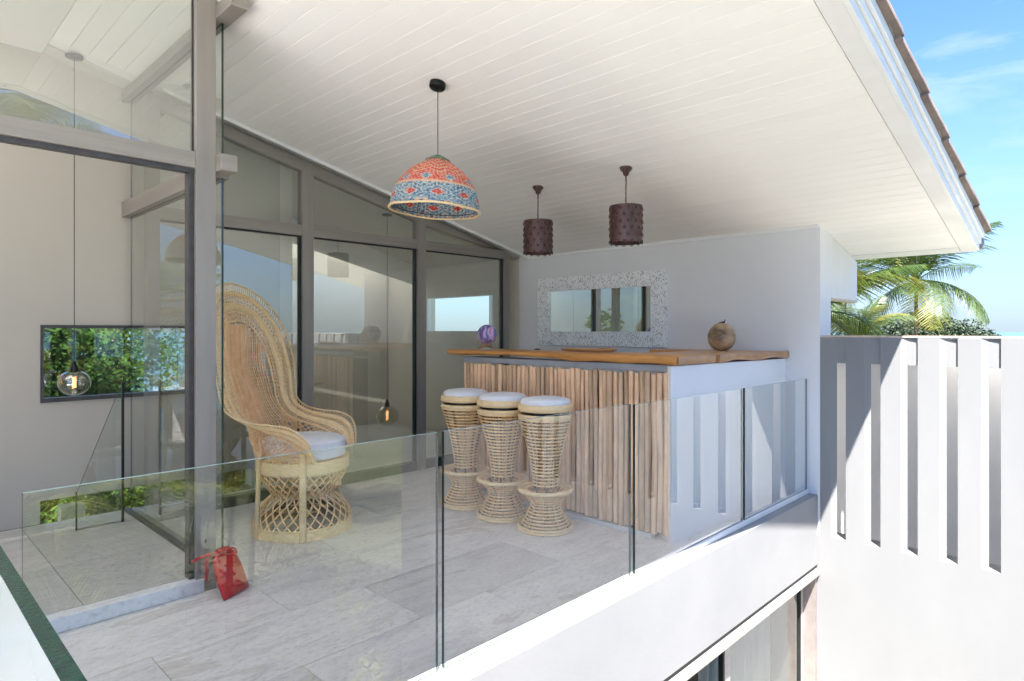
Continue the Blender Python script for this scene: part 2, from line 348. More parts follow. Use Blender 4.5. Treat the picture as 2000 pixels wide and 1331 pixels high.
# ------------------------------------------------------------------ mesh helpers
class MB:
    def __init__(s): s.v = []; s.f = []; s.c = []
    def add(s, vs, fs):
        o = len(s.v); s.v += [tuple(v) for v in vs]; s.f += [tuple(i + o for i in f) for f in fs]; return s
    def box(s, x0, x1, y0, y1, z0, z1):
        x0, x1 = min(x0, x1), max(x0, x1); y0, y1 = min(y0, y1), max(y0, y1); z0, z1 = min(z0, z1), max(z0, z1)
        return s.add([(x0, y0, z0), (x1, y0, z0), (x1, y1, z0), (x0, y1, z0), (x0, y0, z1), (x1, y0, z1), (x1, y1, z1), (x0, y1, z1)],
              [(0, 3, 2, 1), (4, 5, 6, 7), (0, 1, 5, 4), (1, 2, 6, 5), (2, 3, 7, 6), (3, 0, 4, 7)])
    def prism(s, poly, z0, z1):
        """plan polygon extruded in z; z0/z1 may be functions of (x, y)"""
        a = sum(poly[i][0] * poly[(i + 1) % len(poly)][1] - poly[(i + 1) % len(poly)][0] * poly[i][1] for i in range(len(poly)))
        if a < 0: poly = poly[::-1]
        n = len(poly)
        zb = z0 if callable(z0) else (lambda x, y: z0); zt = z1 if callable(z1) else (lambda x, y: z1)
        vs = [(x, y, zb(x, y)) for x, y in poly] + [(x, y, zt(x, y)) for x, y in poly]
        return s.add(vs, [tuple(range(n))[::-1], tuple(range(n, 2 * n))] + [(i, (i + 1) % n, n + (i + 1) % n, n + i) for i in range(n)])
    def extr(s, poly, ax, a, b):
        """polygon given in the two other axes, extruded along axis ax from a to b"""
        n = len(poly)
        def mk(p, t):
            p = list(p); p.insert(ax, t); return tuple(p)
        vs = [mk(p, a) for p in poly] + [mk(p, b) for p in poly]
        return s.add(vs, [tuple(range(n))[::-1], tuple(range(n, 2 * n))] + [(i, (i + 1) % n, n + (i + 1) % n, n + i) for i in range(n)])
    def tube(s, pts, r, n=5, closed=False, caps=True, flat=1.0, up=None):
        pts = [Vector(p) for p in pts]; m = len(pts)
        if m < 2: return s
        rr = r if callable(r) else (lambda t: r)
        prev = None; rings = []
        for i, p in enumerate(pts):
            if closed: d = pts[(i + 1) % m] - pts[i - 1]
            else: d = pts[min(i + 1, m - 1)] - pts[max(i - 1, 0)]
            if d.length < 1e-9: d = Vector((0, 0, 1))
            d.normalize()
            if prev is None or up is not None:
                a = Vector(up) if up is not None else (Vector((0, 0, 1)) if abs(d.z) < .9 else Vector((1, 0, 0)))
                u = d.cross(a)
                if u.length < 1e-6: u = d.cross(Vector((.3, .9, .1)))
                u.normalize()
            else:
                u = prev - d * prev.dot(d)
                if u.length < 1e-6: u = d.cross(Vector((0, 0, 1)))
                u.normalize()
            prev = u; w = u.cross(d)
            R = rr(i / max(1, m - 1))
            rings.append([p + u * (cos(2 * pi * k / n) * R) + w * (sin(2 * pi * k / n) * R * flat) for k in range(n)])
        o = len(s.v)
        for g in rings: s.v += [tuple(q) for q in g]
        segs = m if closed else m - 1
        for i in range(segs):
            a = o + i * n; b_ = o + ((i + 1) % m) * n
            for k in range(n):
                s.f.append((a + k, b_ + k, b_ + (k + 1) % n, a + (k + 1) % n))
        if caps and not closed:
            s.f.append(tuple(o + k for k in range(n))); s.f.append(tuple(o + (m - 1) * n + k for k in range(n))[::-1])
        return s
    def lathe(s, prof, n=32, c=(0, 0, 0), mat=None):
        """profile of (r, z); open ends closed with a point when r == 0"""
        o = len(s.v); idx = []
        for r, z in prof:
            if r <= 1e-7: idx.append([len(s.v)]); s.v.append((c[0], c[1], c[2] + z))
            else:
                idx.append(list(range(len(s.v), len(s.v) + n)))
                s.v += [(c[0] + r * cos(2 * pi * k / n), c[1] + r * sin(2 * pi * k / n), c[2] + z) for k in range(n)]
        for a, b_ in zip(idx, idx[1:]):
            for k in range(n):
                k2 = (k + 1) % n
                if len(a) == 1 and len(b_) == 1: continue
                if len(a) == 1: s.f.append((a[0], b_[k2], b_[k]))
                elif len(b_) == 1: s.f.append((a[k], a[k2], b_[0]))
                else: s.f.append((a[k], a[k2], b_[k2], b_[k]))
        return s
    def ring(s, R, z, r, n=36, k=6, c=(0, 0), flat=1.0):
        return s.tube([(c[0] + R * cos(2 * pi * i / n), c[1] + R * sin(2 * pi * i / n), z) for i in range(n)], r, k, closed=True, up=(0, 0, 1), flat=flat)

def origin(o):
    v = Vector((0, 0, 0))
    while o is not None:
        v += o.location; o = o.parent
    return v

def setp(o, label=None, cat=None, group=None, kind=None):
    if label: o['label'] = label
    if cat: o['category'] = cat
    if group: o['group'] = group
    if kind: o['kind'] = kind
    return o

def thing(name, label, cat, loc=(0, 0, 0), rz=0, group=None):
    o = bpy.data.objects.new(name, None); o.location = loc; o.rotation_euler = (0, 0, rz)
    o.empty_display_size = .05
    COL.objects.link(o)
    return setp(o, label, cat, group)

def part(name, mb, mat, parent=None, smooth=False, local=False, bevel=0, at=None, label=None, kind=None, rot=None, hull=True):
    """one mesh object. world coordinates unless local=True; origin at the parent's origin or at 'at'"""
    me = bpy.data.meshes.new(name)
    base = Vector((0, 0, 0)) if local or parent is None else origin(parent)
    piv = Vector(at) if at is not None else Vector((0, 0, 0))
    off = base if at is None else piv
    me.from_pydata([tuple(Vector(v) - off) for v in mb.v] if (off.length > 0) else mb.v, [], mb.f)
    me.materials.append(mat)
    me.update()
    o = bpy.data.objects.new(name, me)
    COL.objects.link(o)
    if parent is not None: o.parent = parent
    if at is not None: o.location = piv - base
    if smooth:
        me.polygons.foreach_set('use_smooth', [True] * len(me.polygons))
        if smooth != 'all':
            me.set_sharp_from_angle(angle=radians(66))
    if bevel:
        b = o.modifiers.new('bevel', 'BEVEL'); b.width = bevel; b.segments = 2; b.limit_method = 'ANGLE'
    if label: o['label'] = label
    if kind: o['kind'] = kind
    return o

def share(src, name, loc, parent, rot=None, scale=None):
    o = bpy.data.objects.new(name, src.data)
    for md in src.modifiers:
        b = o.modifiers.new(md.name, md.type)
        if md.type == 'BEVEL': b.width = md.width; b.segments = md.segments; b.limit_method = md.limit_method
    o.location = loc
    if rot: o.rotation_euler = rot
    if scale: o.scale = scale
    o.parent = parent
    COL.objects.link(o); return o

def fix_normals(o):
    bm = bmesh.new(); bm.from_mesh(o.data); bmesh.ops.recalc_face_normals(bm, faces=bm.faces); bm.to_mesh(o.data); bm.free(); return o

def glass_pane(name, x0, x1, y0, y1, z0, z1, parent, gm='glass_window', edge='glass_edge', poly=None):
    """real sheet with thickness: big faces clear, the four edges green"""
    mb = MB()
    if poly is None: mb.box(x0, x1, y0, y1, z0, z1)
    else: mb.v, mb.f = poly.v, poly.f
    o = part(name, mb, M[gm], parent)
    o.data.materials.append(M[edge])
    thin_y = abs(y1 - y0) < abs(x1 - x0)
    for p in o.data.polygons:
        n = p.normal
        big = abs(n.y) > .9 if thin_y else abs(n.x) > .9
        p.material_index = 0 if big else 1
    return o

def lerp(a, b, t): return a + (b - a) * t
def vl(a, b, t): return tuple(lerp(x, y, t) for x, y in zip(a, b))
def catmull(pts, n):
    P = [Vector(p) for p in pts]; P = [P[0] * 2 - P[1]] + P + [P[-1] * 2 - P[-2]]
    out = []; m = len(P) - 3
    for i in range(n + 1):
        t = i / n * m; k = min(int(t), m - 1); u = t - k
        a, b, c, d = P[k:k + 4]
        out.append(.5 * ((2 * b) + (c - a) * u + (2 * a - 5 * b + 4 * c - d) * u * u + (3 * b - a - 3 * c + d) * u ** 3))
    return out

CZ = lambda x: 3.01 - .23 * max(x, .74)            # underside of the sloping ceiling
XW = 4.65                                           # face of the bar wall and of the slotted wall

# ================================================================== SETTING
# ---- ground, sea
mb = MB(); n = 40
for i in range(n + 1):
    for j in range(n + 1):
        x = -70 + 150 * i / n; y = -60 + 150 * j / n
        d = sqrt(x * x + y * y)
        z = -3.4 - max(0, d - 22) * .12 - max(0, d - 45) * .25 + .12 * sin(x * .4) * cos(y * .3)
        if y > 7 and x < 40: z += min(y - 7, 12) * .12
        mb.v.append((x, y, z))
for i in range(n):
    for j in range(n):
        a = i * (n + 1) + j; mb.f.append((a, a + n + 1, a + n + 2, a + 1))
g = part('ground', mb, M['ground'], smooth='all'); setp(g, kind='structure')
mb = MB(); R = 9000; k = 64
mb.add([(0, 0, -16)] + [(R * cos(2 * pi * i / k), R * sin(2 * pi * i / k), -16) for i in range(k)], [(0, 1 + i, 1 + (i + 1) % k) for i in range(k)])
setp(part('sea', mb, M['sea']), kind='structure')
# pale paved court under the balcony
mb = MB(); mb.box(-14, 4.6, -13, 1.5, -3.34, -3.22)
setp(part('courtyard', mb, M['deck']), kind='structure')

mb = MB(); mb.box(-4, 4.6, -14, -3.8, -3.2195, -3.19); mb.box(-4, 3.5, -3.8, .1, -3.2195, -3.19); setp(part('garden_bed', mb, M['bed']), kind='structure')
# ---- balcony floor: slab (grout coloured) with stone tiles standing 2 mm proud
mb = MB(); mb.box(-1.6, 4.64, 1.66, 4.42, -.2, -.014); mb.box(-1.6, .05, -2.6, 1.66, -.2, -.014)
ter = MB(); ter.box(-9, -1.601, -9, 3.0, -.2, 0); ter.box(-1.6, .05, -9, -2.601, -.2, 0); setp(part('terrace', ter, M['deck']), kind='structure')
fl = part('balcony_floor', mb, M['grout']); setp(fl, kind='structure')
TW, TH, G = .90, .45, .002
rows = []
def tile_mesh(w, h, name, mat, parent, x, y, z):
    mb = MB(); mb.box(0, w, 0, h, -.014, 0)
    me = part(name, mb, mat, None, bevel=.0012)
    me.parent = parent; me.location = (x, y, z); return me
first = None
for r in range(-15, 10):
    y = 1.665 + r * TH
    off = (r * 7 % 5) / 5 * TW
    for c in range(-4, 12):
        x = -1.6 + c * TW - off
        xa, xb = max(x, -1.6), min(x + TW, 4.64 if r >= 0 else .05)
        yb = min(y + TH, 4.42)
        if xb - xa < .02 or yb - y < .02: continue
        if y > 3.1 and xb < 1.0: continue
        full = abs(xb - xa - TW) < 1e-6 and abs(yb - y - TH) < 1e-6
        if full and first is not None: share(first, 'stone_tile', (xa + G / 2, y + G / 2, 0), fl)
        else:
            o = tile_mesh(xb - xa - G, yb - y - G, 'stone_tile', M['stone'], fl, xa + G / 2, y + G / 2, 0)
            if full: first = o

# ---- interior floor (6 cm higher)
mb = MB(); mb.box(-2.6, 1.24, 3.105, 4.585, -.2, .046); mb.box(1.24, 2.3, 4.43, 4.585, -.2, .046); mb.box(2.3, 4.64, 4.43, 6.8, -.2, .046)
fi = part('interior_floor', mb, M['grout']); setp(fi, kind='structure')
first = None
for r in range(0, 3):
    for c in range(-5, 3):
        x = 1.24 + (c - 3) * .6; y = 3.105 + r * .6
        xa, xb = max(x, -2.6), min(x + .6, 1.24); yb = min(y + .6, 4.585)
        if xb - xa < .02 or yb - y < .02: continue
        o = tile_mesh(xb - xa - .002, yb - y - .002, 'floor_tile', M['stone_in'], fi, xa + .001, y + .001, .06)
for c in range(4):
    tile_mesh(.583, .14, 'floor_tile', M['stone_in'], fi, 2.302 + c * .585, 4.435, .06)
# marble threshold
mb = MB(); mb.box(-1.55, 1.095, 3.035, 3.10, 0.001, .062)
o = part('door_threshold', mb, M['marble'], bevel=.003); setp(o, kind='structure')

# ---- roof: ceiling boards, eave trim, slab, verge tiles
roof = thing('roof', 'sloping tiled roof with white boarded soffit overhanging the balcony', 'roof', (0, 0, 2.9))
X_EAVE = 5.42
HOLES = [(-2.3, .40, 3.35, 4.45), (2.32, 4.62, 6.0, 6.68)]          # unseen openings added to let fill light into the interior
def roof_sheet(mb, x0, x1, y0, y1, za, zb):
    xs = sorted({x0, x1} | {v for h in HOLES for v in h[:2] if x0 < v < x1}); ys = sorted({y0, y1} | {v for h in HOLES for v in h[2:] if y0 < v < y1})
    for a, b_ in zip(xs, xs[1:]):
        for c, d in zip(ys, ys[1:]):
            if any(h[0] <= a and b_ <= h[1] and h[2] <= c and d <= h[3] for h in HOLES): continue
            mb.prism([(a, c), (b_, c), (b_, d), (a, d)], lambda x, y: CZ(x) + za, lambda x, y: CZ(x) + zb)
mb = MB()
for (x0, x1) in ((-2.6, .74), (.74, X_EAVE)): roof_sheet(mb, x0, x1, .80, 7.0, .014, .10)
part('roof_deck', mb, M['groove_paint'], roof)
bw = .0875; nb = int((X_EAVE - .08 - .74) / bw)
def board(x0, x1, y0, y1):
    mb = MB(); g = .0008
    xa, xb = x0 + g, x1 - g; c = .0014
    za = lambda x: CZ(x)
    vs = []
    for y in (y0, y1):
        vs += [(xa, y, za(xa) + .012), (xa, y, za(xa) + .0018), (xa + c, y, za(xa + c)), (xb - c, y, za(xb - c)), (xb, y, za(xb) + .0018), (xb, y, za(xb) + .012)]
    fs = [(i, i + 1, i + 7, i + 6) for i in range(5)] + [(5, 0, 6, 11), (0, 5, 4, 3, 2, 1), (6, 7, 8, 9, 10, 11)]
    mb.add(vs, fs); return mb
x = .74
i = 0
while x < X_EAVE - .09:
    o = part('board', board(x, min(x + bw, X_EAVE - .085), .842, 4.30 if x < XW else 1.53), M['ceiling_paint'], roof); fix_normals(o)
    x += bw; i += 1
mb = MB()
mb.prism([(.7385, 4.44), (2.32, 4.44), (2.32, 6.8), (.7385, 6.8)], lambda x, y: CZ(x), lambda x, y: CZ(x) + .012)
mb.prism([(2.3201, 4.44), (XW, 4.44), (XW, 6.0), (2.3201, 6.0)], lambda x, y: CZ(x), lambda x, y: CZ(x) + .012)
part('ceiling_lining', mb, M['interior_ceiling'], roof)
mb = MB(); roof_sheet(mb, -2.6, .738, .842, 6.8, 0, .012); part('flat_panel', mb, M['ceiling_paint'], roof)
for h in HOLES:
    mb = MB(); mb.prism([(h[0], h[2]), (h[1], h[2]), (h[1], h[3]), (h[0], h[3])], lambda x, y: CZ(x) + .165, lambda x, y: CZ(x) + .175); part('added_fill_panel', mb, M['opal'], roof)  # added diffuser panel, brightens the interior from above
mb = MB(); mb.prism([(-2.6, .757), (.74, .757), (.74, .838), (-2.6, .838)], lambda x, y: CZ(x) - .003, lambda x, y: CZ(x) + .012)
mb.prism([(.74, .757), (X_EAVE, .757), (X_EAVE, .838), (.74, .838)], lambda x, y: CZ(x) - .003, lambda x, y: CZ(x) + .012)
part('soffit_trim', mb, M['trim_white'], roof)
mb = MB(); mb.prism([(X_EAVE - .08, .842), (X_EAVE, .842), (X_EAVE, 7), (X_EAVE - .08, 7)], lambda x, y: CZ(x) - .003, lambda x, y: CZ(x) + .012)
part('soffit_trim', mb, M['trim_white'], roof)
mb = MB(); mb.prism([(2.31, 5.96), (XW, 5.96), (XW, 5.99), (2.31, 5.99)], lambda x, y: CZ(x) - .24, lambda x, y: CZ(x) - .002); part('added_baffle', mb, M['trim_white'], roof)  # added strip hiding the bright hall opening from view
# verge fascia: three stepped white boards
for (y0, y1, z0, z1) in ((.735, .757, -.004, .040), (.722, .757, .043, .080), (.706, .757, .083, .128)):
    mb = MB()
    for xa, xb in ((-2.6, .74), (.74, X_EAVE + .01)):
        mb.prism([(xa, y0), (xb, y0), (xb, y1), (xa, y1)], lambda x, y: CZ(x) + z0, lambda x, y: CZ(x) + z1)
    part('fascia_board', mb, M['fascia_white'], roof, bevel=.002)
mb = MB(); mb.prism([(X_EAVE, .76), (X_EAVE + .02, .76), (X_EAVE + .02, 7), (X_EAVE, 7)], lambda x, y: CZ(x) - .002, lambda x, y: CZ(x) + .12)
part('eave_board', mb, M['fascia_white'], roof)
mb = MB(); mb.prism([(X_EAVE + .011, .712), (X_EAVE + .05, .712), (X_EAVE + .05, .757), (X_EAVE + .011, .757)], lambda x, y: CZ(x) + .02, lambda x, y: CZ(x) + .10)
part('gutter_end', mb, M['metal_trim'], roof)
# flashing under the tiles
mb = MB()
for xa, xb in ((-2.6, .74), (.74, X_EAVE + .02)):
    mb.prism([(xa, .70), (xb, .70), (xb, .76), (xa, .76)], lambda x, y: CZ(x) + .130, lambda x, y: CZ(x) + .137)
part('flashing', mb, M['metal_trim'], roof)
# roofing slab under tiles
mb = MB()
for (x0, x1) in ((-2.6, .74), (.74, X_EAVE + .05)): roof_sheet(mb, x0, x1, .80, 7.0, .102, .16)
part('roof_slab', mb, M['tile_roof'], roof)
# verge tiles, each overlapping the next below
def verge_tile(x0, x1):
    mb = MB(); nn = 6
    L_ = x1 - x0; vs = []
    for t, lift, sc_ in ((0, .0, .9), (.92, .018, 1.0), (1.0, .018, 1.02)):
        xx = x0 + L_ * t
        zc = CZ(x0) + (xx - x0) * -.23 + .135 + lift
        for a in range(nn + 1):
            th = pi * a / nn
            vs.append((xx, .735 + .062 * cos(th) * sc_ * -1, zc + .062 * sin(th) * sc_))
        vs.append((xx, .735 + .062 * sc_, zc - .045)); vs.append((xx, .735 - .062 * sc_, zc - .012))
    k = nn + 3; fs = []
    for s_ in range(2):
        for a in range(k):
            fs.append((s_ * k + a, s_ * k + (a + 1) % k, (s_ + 1) * k + (a + 1) % k, (s_ + 1) * k + a))
    fs += [tuple(range(k))[::-1], tuple(range(2 * k, 3 * k))]
    mb.add(vs, fs); return mb
xs = [5.47 - .48 * i for i in range(13)]
for i in range(12):
    o = part('verge_tile', verge_tile(xs[i + 1] - .03, xs[i]), M['tile_roof'], roof, smooth=True, at=(xs[i], .73, CZ(xs[i]) + .1)); fix_normals(o)
# next rows of roof tiles behind the verge (pan tiles seen from the sides only)
mb = MB()
for j in range(30):
    yy = .95 + j * .21; hs_ = [h for h in HOLES if h[2] - .06 < yy < h[3] + .06]; P = lambda x: (x, yy, CZ(x) + .165)
    cuts = [-2.5] + [v for h in sorted(hs_) for v in h[:2]] + [X_EAVE + .05]
    for a, b_ in zip(cuts[::2], cuts[1::2]):
        if b_ - a > .1: mb.tube([P(a), P(.74), P(b_)] if a < .73 < b_ else [P(a), P(b_)], .055, 8)
part('pan_tiles', mb, M['tile_roof'], roof, kind='stuff')
# cornice strips
mb = MB()
mb.prism([(1.3, 4.285), (XW, 4.285), (XW, 4.30), (1.3, 4.30)], lambda x, y: CZ(x) - .022, lambda x, y: CZ(x) + .004)
part('cornice', mb, M['trim_white'], roof)
mb = MB(); mb.box(XW - .018, XW, 1.535, 4.285, CZ(XW) - .020, CZ(XW) + .006); part('cornice', mb, M['trim_white'], roof)

# ---- bar wall (mirror wall) with the end pier
bwall = thing('bar_wall', 'blue-grey painted wall behind the bar carrying the mirror', 'wall', (4.7, 3, 0))
mb = MB(); mb.prism([(XW, 1.53), (XW + .22, 1.53), (XW + .22, 4.42), (XW, 4.42)], -.2215, lambda x, y: CZ(x) + .013)
part('wall_face', mb, M['bar_wall_paint'], bwall)
pan = thing('clad_panel', 'pale vertical board cladding hanging under the eave beside the wall end', 'cladding', (5.15, 1.6, 1.4))
x = XW + .225
while x < 5.50:
    xb = min(x + .052, 5.505)
    mb = MB(); mb.prism([(x, 1.532), (xb - .004, 1.532), (xb - .004, 1.56), (x, 1.56)], 1.44, lambda x, y: CZ(x) + (.012 if x < X_EAVE else .0))
    part('cladding_board', mb, M['bar_wall_paint'], pan); x += .052
mb = MB(); mb.box(XW + .224, 5.505, 1.53, 1.60, 1.425, 1.4395); part('bottom_trim', mb, M['cap'], pan)
mb = MB(); mb.prism([(XW + .224, 1.562), (5.505, 1.562), (5.505, 1.62), (XW + .224, 1.62)], 1.4395, lambda x, y: CZ(x) - .002); part('backing', mb, M['white_render'], pan)

# ---- slotted wall: solid base, blades between open slots, header, coping
fin = thing('slotted_wall', 'white rendered wall with a row of tall narrow slots, half in sun', 'wall', (4.7, .3, -3.3))
mb = MB(); mb.box(XW, XW + .15, -3.2, 1.60, -3.35, -.222); mb.box(XW + .15, XW + .7, -3.2, 1.60, -3.35, -.6); part('wall_base', mb, M['fin_render_dimmed'], fin)
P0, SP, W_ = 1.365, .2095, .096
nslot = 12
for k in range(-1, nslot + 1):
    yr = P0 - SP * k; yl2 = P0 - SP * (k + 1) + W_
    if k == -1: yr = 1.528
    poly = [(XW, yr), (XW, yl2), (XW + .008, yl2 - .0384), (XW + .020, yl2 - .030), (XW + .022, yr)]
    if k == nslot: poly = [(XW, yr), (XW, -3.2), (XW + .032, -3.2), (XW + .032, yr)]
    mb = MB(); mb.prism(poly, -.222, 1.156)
    part('blade', mb, M['fin_render_dimmed'], fin)
    if k < nslot:
        mb = MB(); yr2 = P0 - SP * (k + 1)
        mb.prism([(XW + .0081, yl2 - .0386), (XW + .014, yr2 + .0005), (XW + .035, yr2 + .0005), (XW + .0205, yl2 - .0298)], .98, 1.156)
        part('slot_header', mb, M['fin_render_dimmed'], fin)
mb = MB(); mb.box(XW + .6, XW + .7, -3.2, 1.528, -.6, 1.150); mb.box(XW + .2201, XW + .6, 1.50, 1.528, -.6, 1.150); part('shade_backing', mb, M['bar_side'], fin)  # backing added behind the slots, set deep to keep them shaded
mb = MB(); mb.box(XW - .001, XW + .05, -3.2, 1.5285, 1.157, 1.169); part('coping', mb, M['cap'], fin)
mb = MB(); mb.box(XW + .0505, XW + .599, -3.099, 1.499, 1.140, 1.149); part('added_fill_cover', mb, M['opal'], fin)  # added translucent top, lets fill light into the slot cavity
mb = MB(); mb.box(XW + .15, XW + .6, -3.2, -3.1, -.6, 1.150); part('end_wall', mb, M['fin_render_dimmed'], fin)

# ---- balcony edge: fascia wall, ledge and glazing upstand
edge = thing('balcony_edge', 'sunlit white rendered balcony edge under the glass railing', 'parapet', (2.4, 1.6, -.4))
mb = MB(); mb.box(.16, XW - .001, 1.545, 1.66, -.43, .058); part('rendered_edge', mb, M['edge_render_dimmed'], edge, bevel=.003)
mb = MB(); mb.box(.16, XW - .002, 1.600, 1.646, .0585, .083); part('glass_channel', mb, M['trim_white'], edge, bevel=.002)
mb = MB(); mb.box(.05, .157, -2.6, 1.66, -.43, .058); mb.box(.1575, .16, 1.545, 1.66, -.43, .058); part('rendered_edge', mb, M['edge_render_dimmed'], edge)
mb = MB(); mb.box(.125, .1565, -2.6, 1.60, .0585, .083); part('glass_channel', mb, M['trim_white'], edge)
mb = MB(); mb.box(-1.6, XW - .001, 1.70, 4.42, -.36, -.201); part('slab_soffit', mb, M['white_render'], edge)

# ---- glass railing panes
rail_g = 'frameless glass railing panels along the balcony edge'
def rail(x0, x1, ztop, label):
    t = thing('railing_panel', label, 'glass railing', ((x0 + x1) / 2, 1.62, .084), 0, rail_g)
    glass_pane('glass_pane', x0, x1, 1.614, 1.626, .0835, ztop, t, 'glass_rail')
    me = t.children[0].data; me.materials.append(M['glass_edge_lit'])
    for p in me.polygons:
        if p.normal.z > .9: p.material_index = 2
    return t
rail(.228, 1.312, .868, 'longest-looking glass railing panel in front of the peacock chair, at the left')
rail(1.338, 2.434, .868, 'glass railing panel in front of the three bar stools')
rail(2.468, 3.598, .862, 'glass railing panel in front of the stick-clad bar corner')
rail(3.630, 4.640, .862, 'glass railing panel at the right end against the wall')
t = thing('near_railing_panel', 'nearest milky glass railing panel with a thick dark green top edge, bottom left corner', 'glass railing', (.14, .3, .083))
mb = MB(); mb.box(.132, .150, -1.5, 1.50, .0835, .865); o = part('glass_pane', mb, M['glass_milky'], t); o.data.materials.append(M['glass_edge_dark'])
for p in o.data.polygons:
    if abs(p.normal.x) < .5: p.material_index = 1

# ---- lower window under the balcony edge
lw = thing('lower_window', 'aluminium sliding window under the balcony edge, left sash slid open', 'window', (3.4, 1.7, -3.2))
mb = MB(); mb.box(.3, XW - .003, 1.55, 1.70, -.452, -.432); part('shadow_gap', mb, M['gasket'], lw)
mb = MB(); mb.extr([(1.530, -.500), (1.530, -.470), (1.548, -.4535), (1.70, -.4535), (1.70, -.56), (1.62, -.56), (1.62, -.500)], 0, .3, XW - .004)
o = part('head_frame', mb, M['alu_light'], lw, bevel=.002); fix_normals(o)
mb = MB(); mb.box(XW - .035, XW - .002, 1.550, 1.645, -3.2, -.501); part('side_frame', mb, M['alu_taupe'], lw)
sash = part('sash', MB().box(XW - .075, XW - .036, 1.628, 1.668, -3.1, -.561).box(3.40, 3.47, 1.628, 1.668, -3.1, -.561).box(3.47, XW - .075, 1.628, 1.668, -.60, -.561), M['alu_light'], lw, bevel=.002)
mb = MB(); mb.box(XW - .083, XW - .0752, 1.632, 1.66, -3.1, -.601).box(3.385, 3.3995, 1.632, 1.66, -3.1, -.561); part('gasket', mb, M['gasket'], sash)
glass_pane('pane', 3.471, XW - .084, 1.645, 1.651, -3.1, -.601, sash, 'glass_window')
mb = MB(); mb.box(2.0, 3.384, 1.672, 1.70, -3.1, -3.0); part('sill_track', mb, M['alu_light'], lw)
# curtain
mb = MB(); pts = []
for i in range(60):
    x = 3.55 + i * .017; pts.append((x, 1.85 + .025 * sin(i * 1.3) + .01 * sin(i * .5)))
for i, (x, y) in enumerate(pts):
    mb.v += [(x, y, -3.1), (x, y, -.6)]
for i in range(len(pts) - 1): mb.f.append((2 * i, 2 * i + 2, 2 * i + 3, 2 * i + 1))
o = part('curtain', mb, M['curtain'], smooth='all'); setp(o, 'pale curtain hanging behind the lower sliding window', 'curtain')
s_ = o.modifiers.new('solid', 'SOLIDIFY'); s_.thickness = .003
lr = thing('lower_room', 'dim grey room behind the open lower sliding window', 'room', (2, 3, -3.2))
mb = MB(); mb.box(-1.5, XW, 4.4, 4.5, -3.3, -.37); part('rear_wall', mb, M['dark_room'], lr)
mb = MB(); mb.box(-1.6, -1.5, 1.7, 4.5, -3.3, -.37); mb.box(-1.5, .3, 1.56, 1.69, -3.3, -.44); part('side_wall', mb, M['dark_room'], lr)
mb = MB(); mb.box(XW, XW + .1, 1.605, 4.5, -3.3, -.223); part('side_wall', mb, M['dark_room'], lr)
mb = MB(); mb.box(-1.5, XW, 1.7, 4.4, -3.38, -3.31); part('room_floor', mb, M['dark_room'], lr)

# ---- door screen on the left (plane y = 3.08): post, transom, upper glass, side screen
YD = 3.08
scr = thing('door_frame', 'taupe metal door frame with tall corner post, crossbeams and upper glass', 'door frame', (1.1, YD, 0))
mb = MB(); mb.box(1.063, 1.150, YD - .035, YD + .035, .0, CZ(1.1) - .002); part('post', mb, M['frame'], scr, bevel=.002)
mb = MB(); mb.box(1.040, 1.0628, YD - .01, YD + .045, .062, 1.944); part('jamb_channel', mb, M['frame_dark'], scr)
mb = MB(); mb.box(-1.55, 1.0628, YD - .030, YD + .030, 1.945, 2.020); part('transom', mb, M['frame_h'], scr, bevel=.002)
mb = MB(); mb.box(-1.55, 1.0628, YD - .015, YD + .028, 1.925, 1.9448); part('transom_track', mb, M['frame_dark'], scr)
mb = MB(); mb.box(1.1502, 1.225, YD - .095, YD - .0, 1.942, 2.018); mb.box(1.1502, 1.225, YD, 4.655, 1.925, 2.018)
part('side_beam', mb, M['frame_h'], scr, bevel=.002)
mb = MB(); mb.box(1.1502, 1.225, YD - .21, 4.655, 2.66, CZ(1.225) - .004) ; part('side_beam', mb, M['frame_h'], scr, bevel=.002)
mb = MB(); mb.box(1.058, 1.0628, YD + .0, YD + .012, 2.02, 2.82); part('gasket', mb, M['gasket'], scr)
glass_pane('upper_pane', -1.5, 1.0575, YD + .002, YD + .010, 2.0205, 2.81, scr, 'glass_window')
mb = MB(); mb.box(-1.63, -1.55, YD - .035, YD + .035, 0, 2.835); part('post', mb, M['frame'], scr)
mb = MB(); mb.box(-1.5, 1.0575, YD - .02, YD + .02, 2.811, 2.836); part('head_rail', mb, M['frame_h'], scr)

ss = thing('side_screen', 'frameless glass side screen between the open doorway and the chair', 'glass screen', (1.19, 3.7, 0))
glass_pane('lower_pane', 1.186, 1.196, 3.075, 4.53, .012, 1.9245, ss, 'glass_screen')
glass_pane('middle_pane', 1.186, 1.196, 3.075, 4.53, 2.0185, 2.6595, ss, 'glass_screen')
mb = MB(); mb.box(1.155, 1.215, 3.12, 4.55, .0, .0115); mb.box(1.155, 1.183, 3.12, 4.55, .012, .075); part('floor_track', mb, M['frame_dark'], ss)
mb = MB(); mb.box(1.199, 1.215, 3.12, 4.30, .012, .03); part('floor_track', mb, M['frame_dark'], ss)

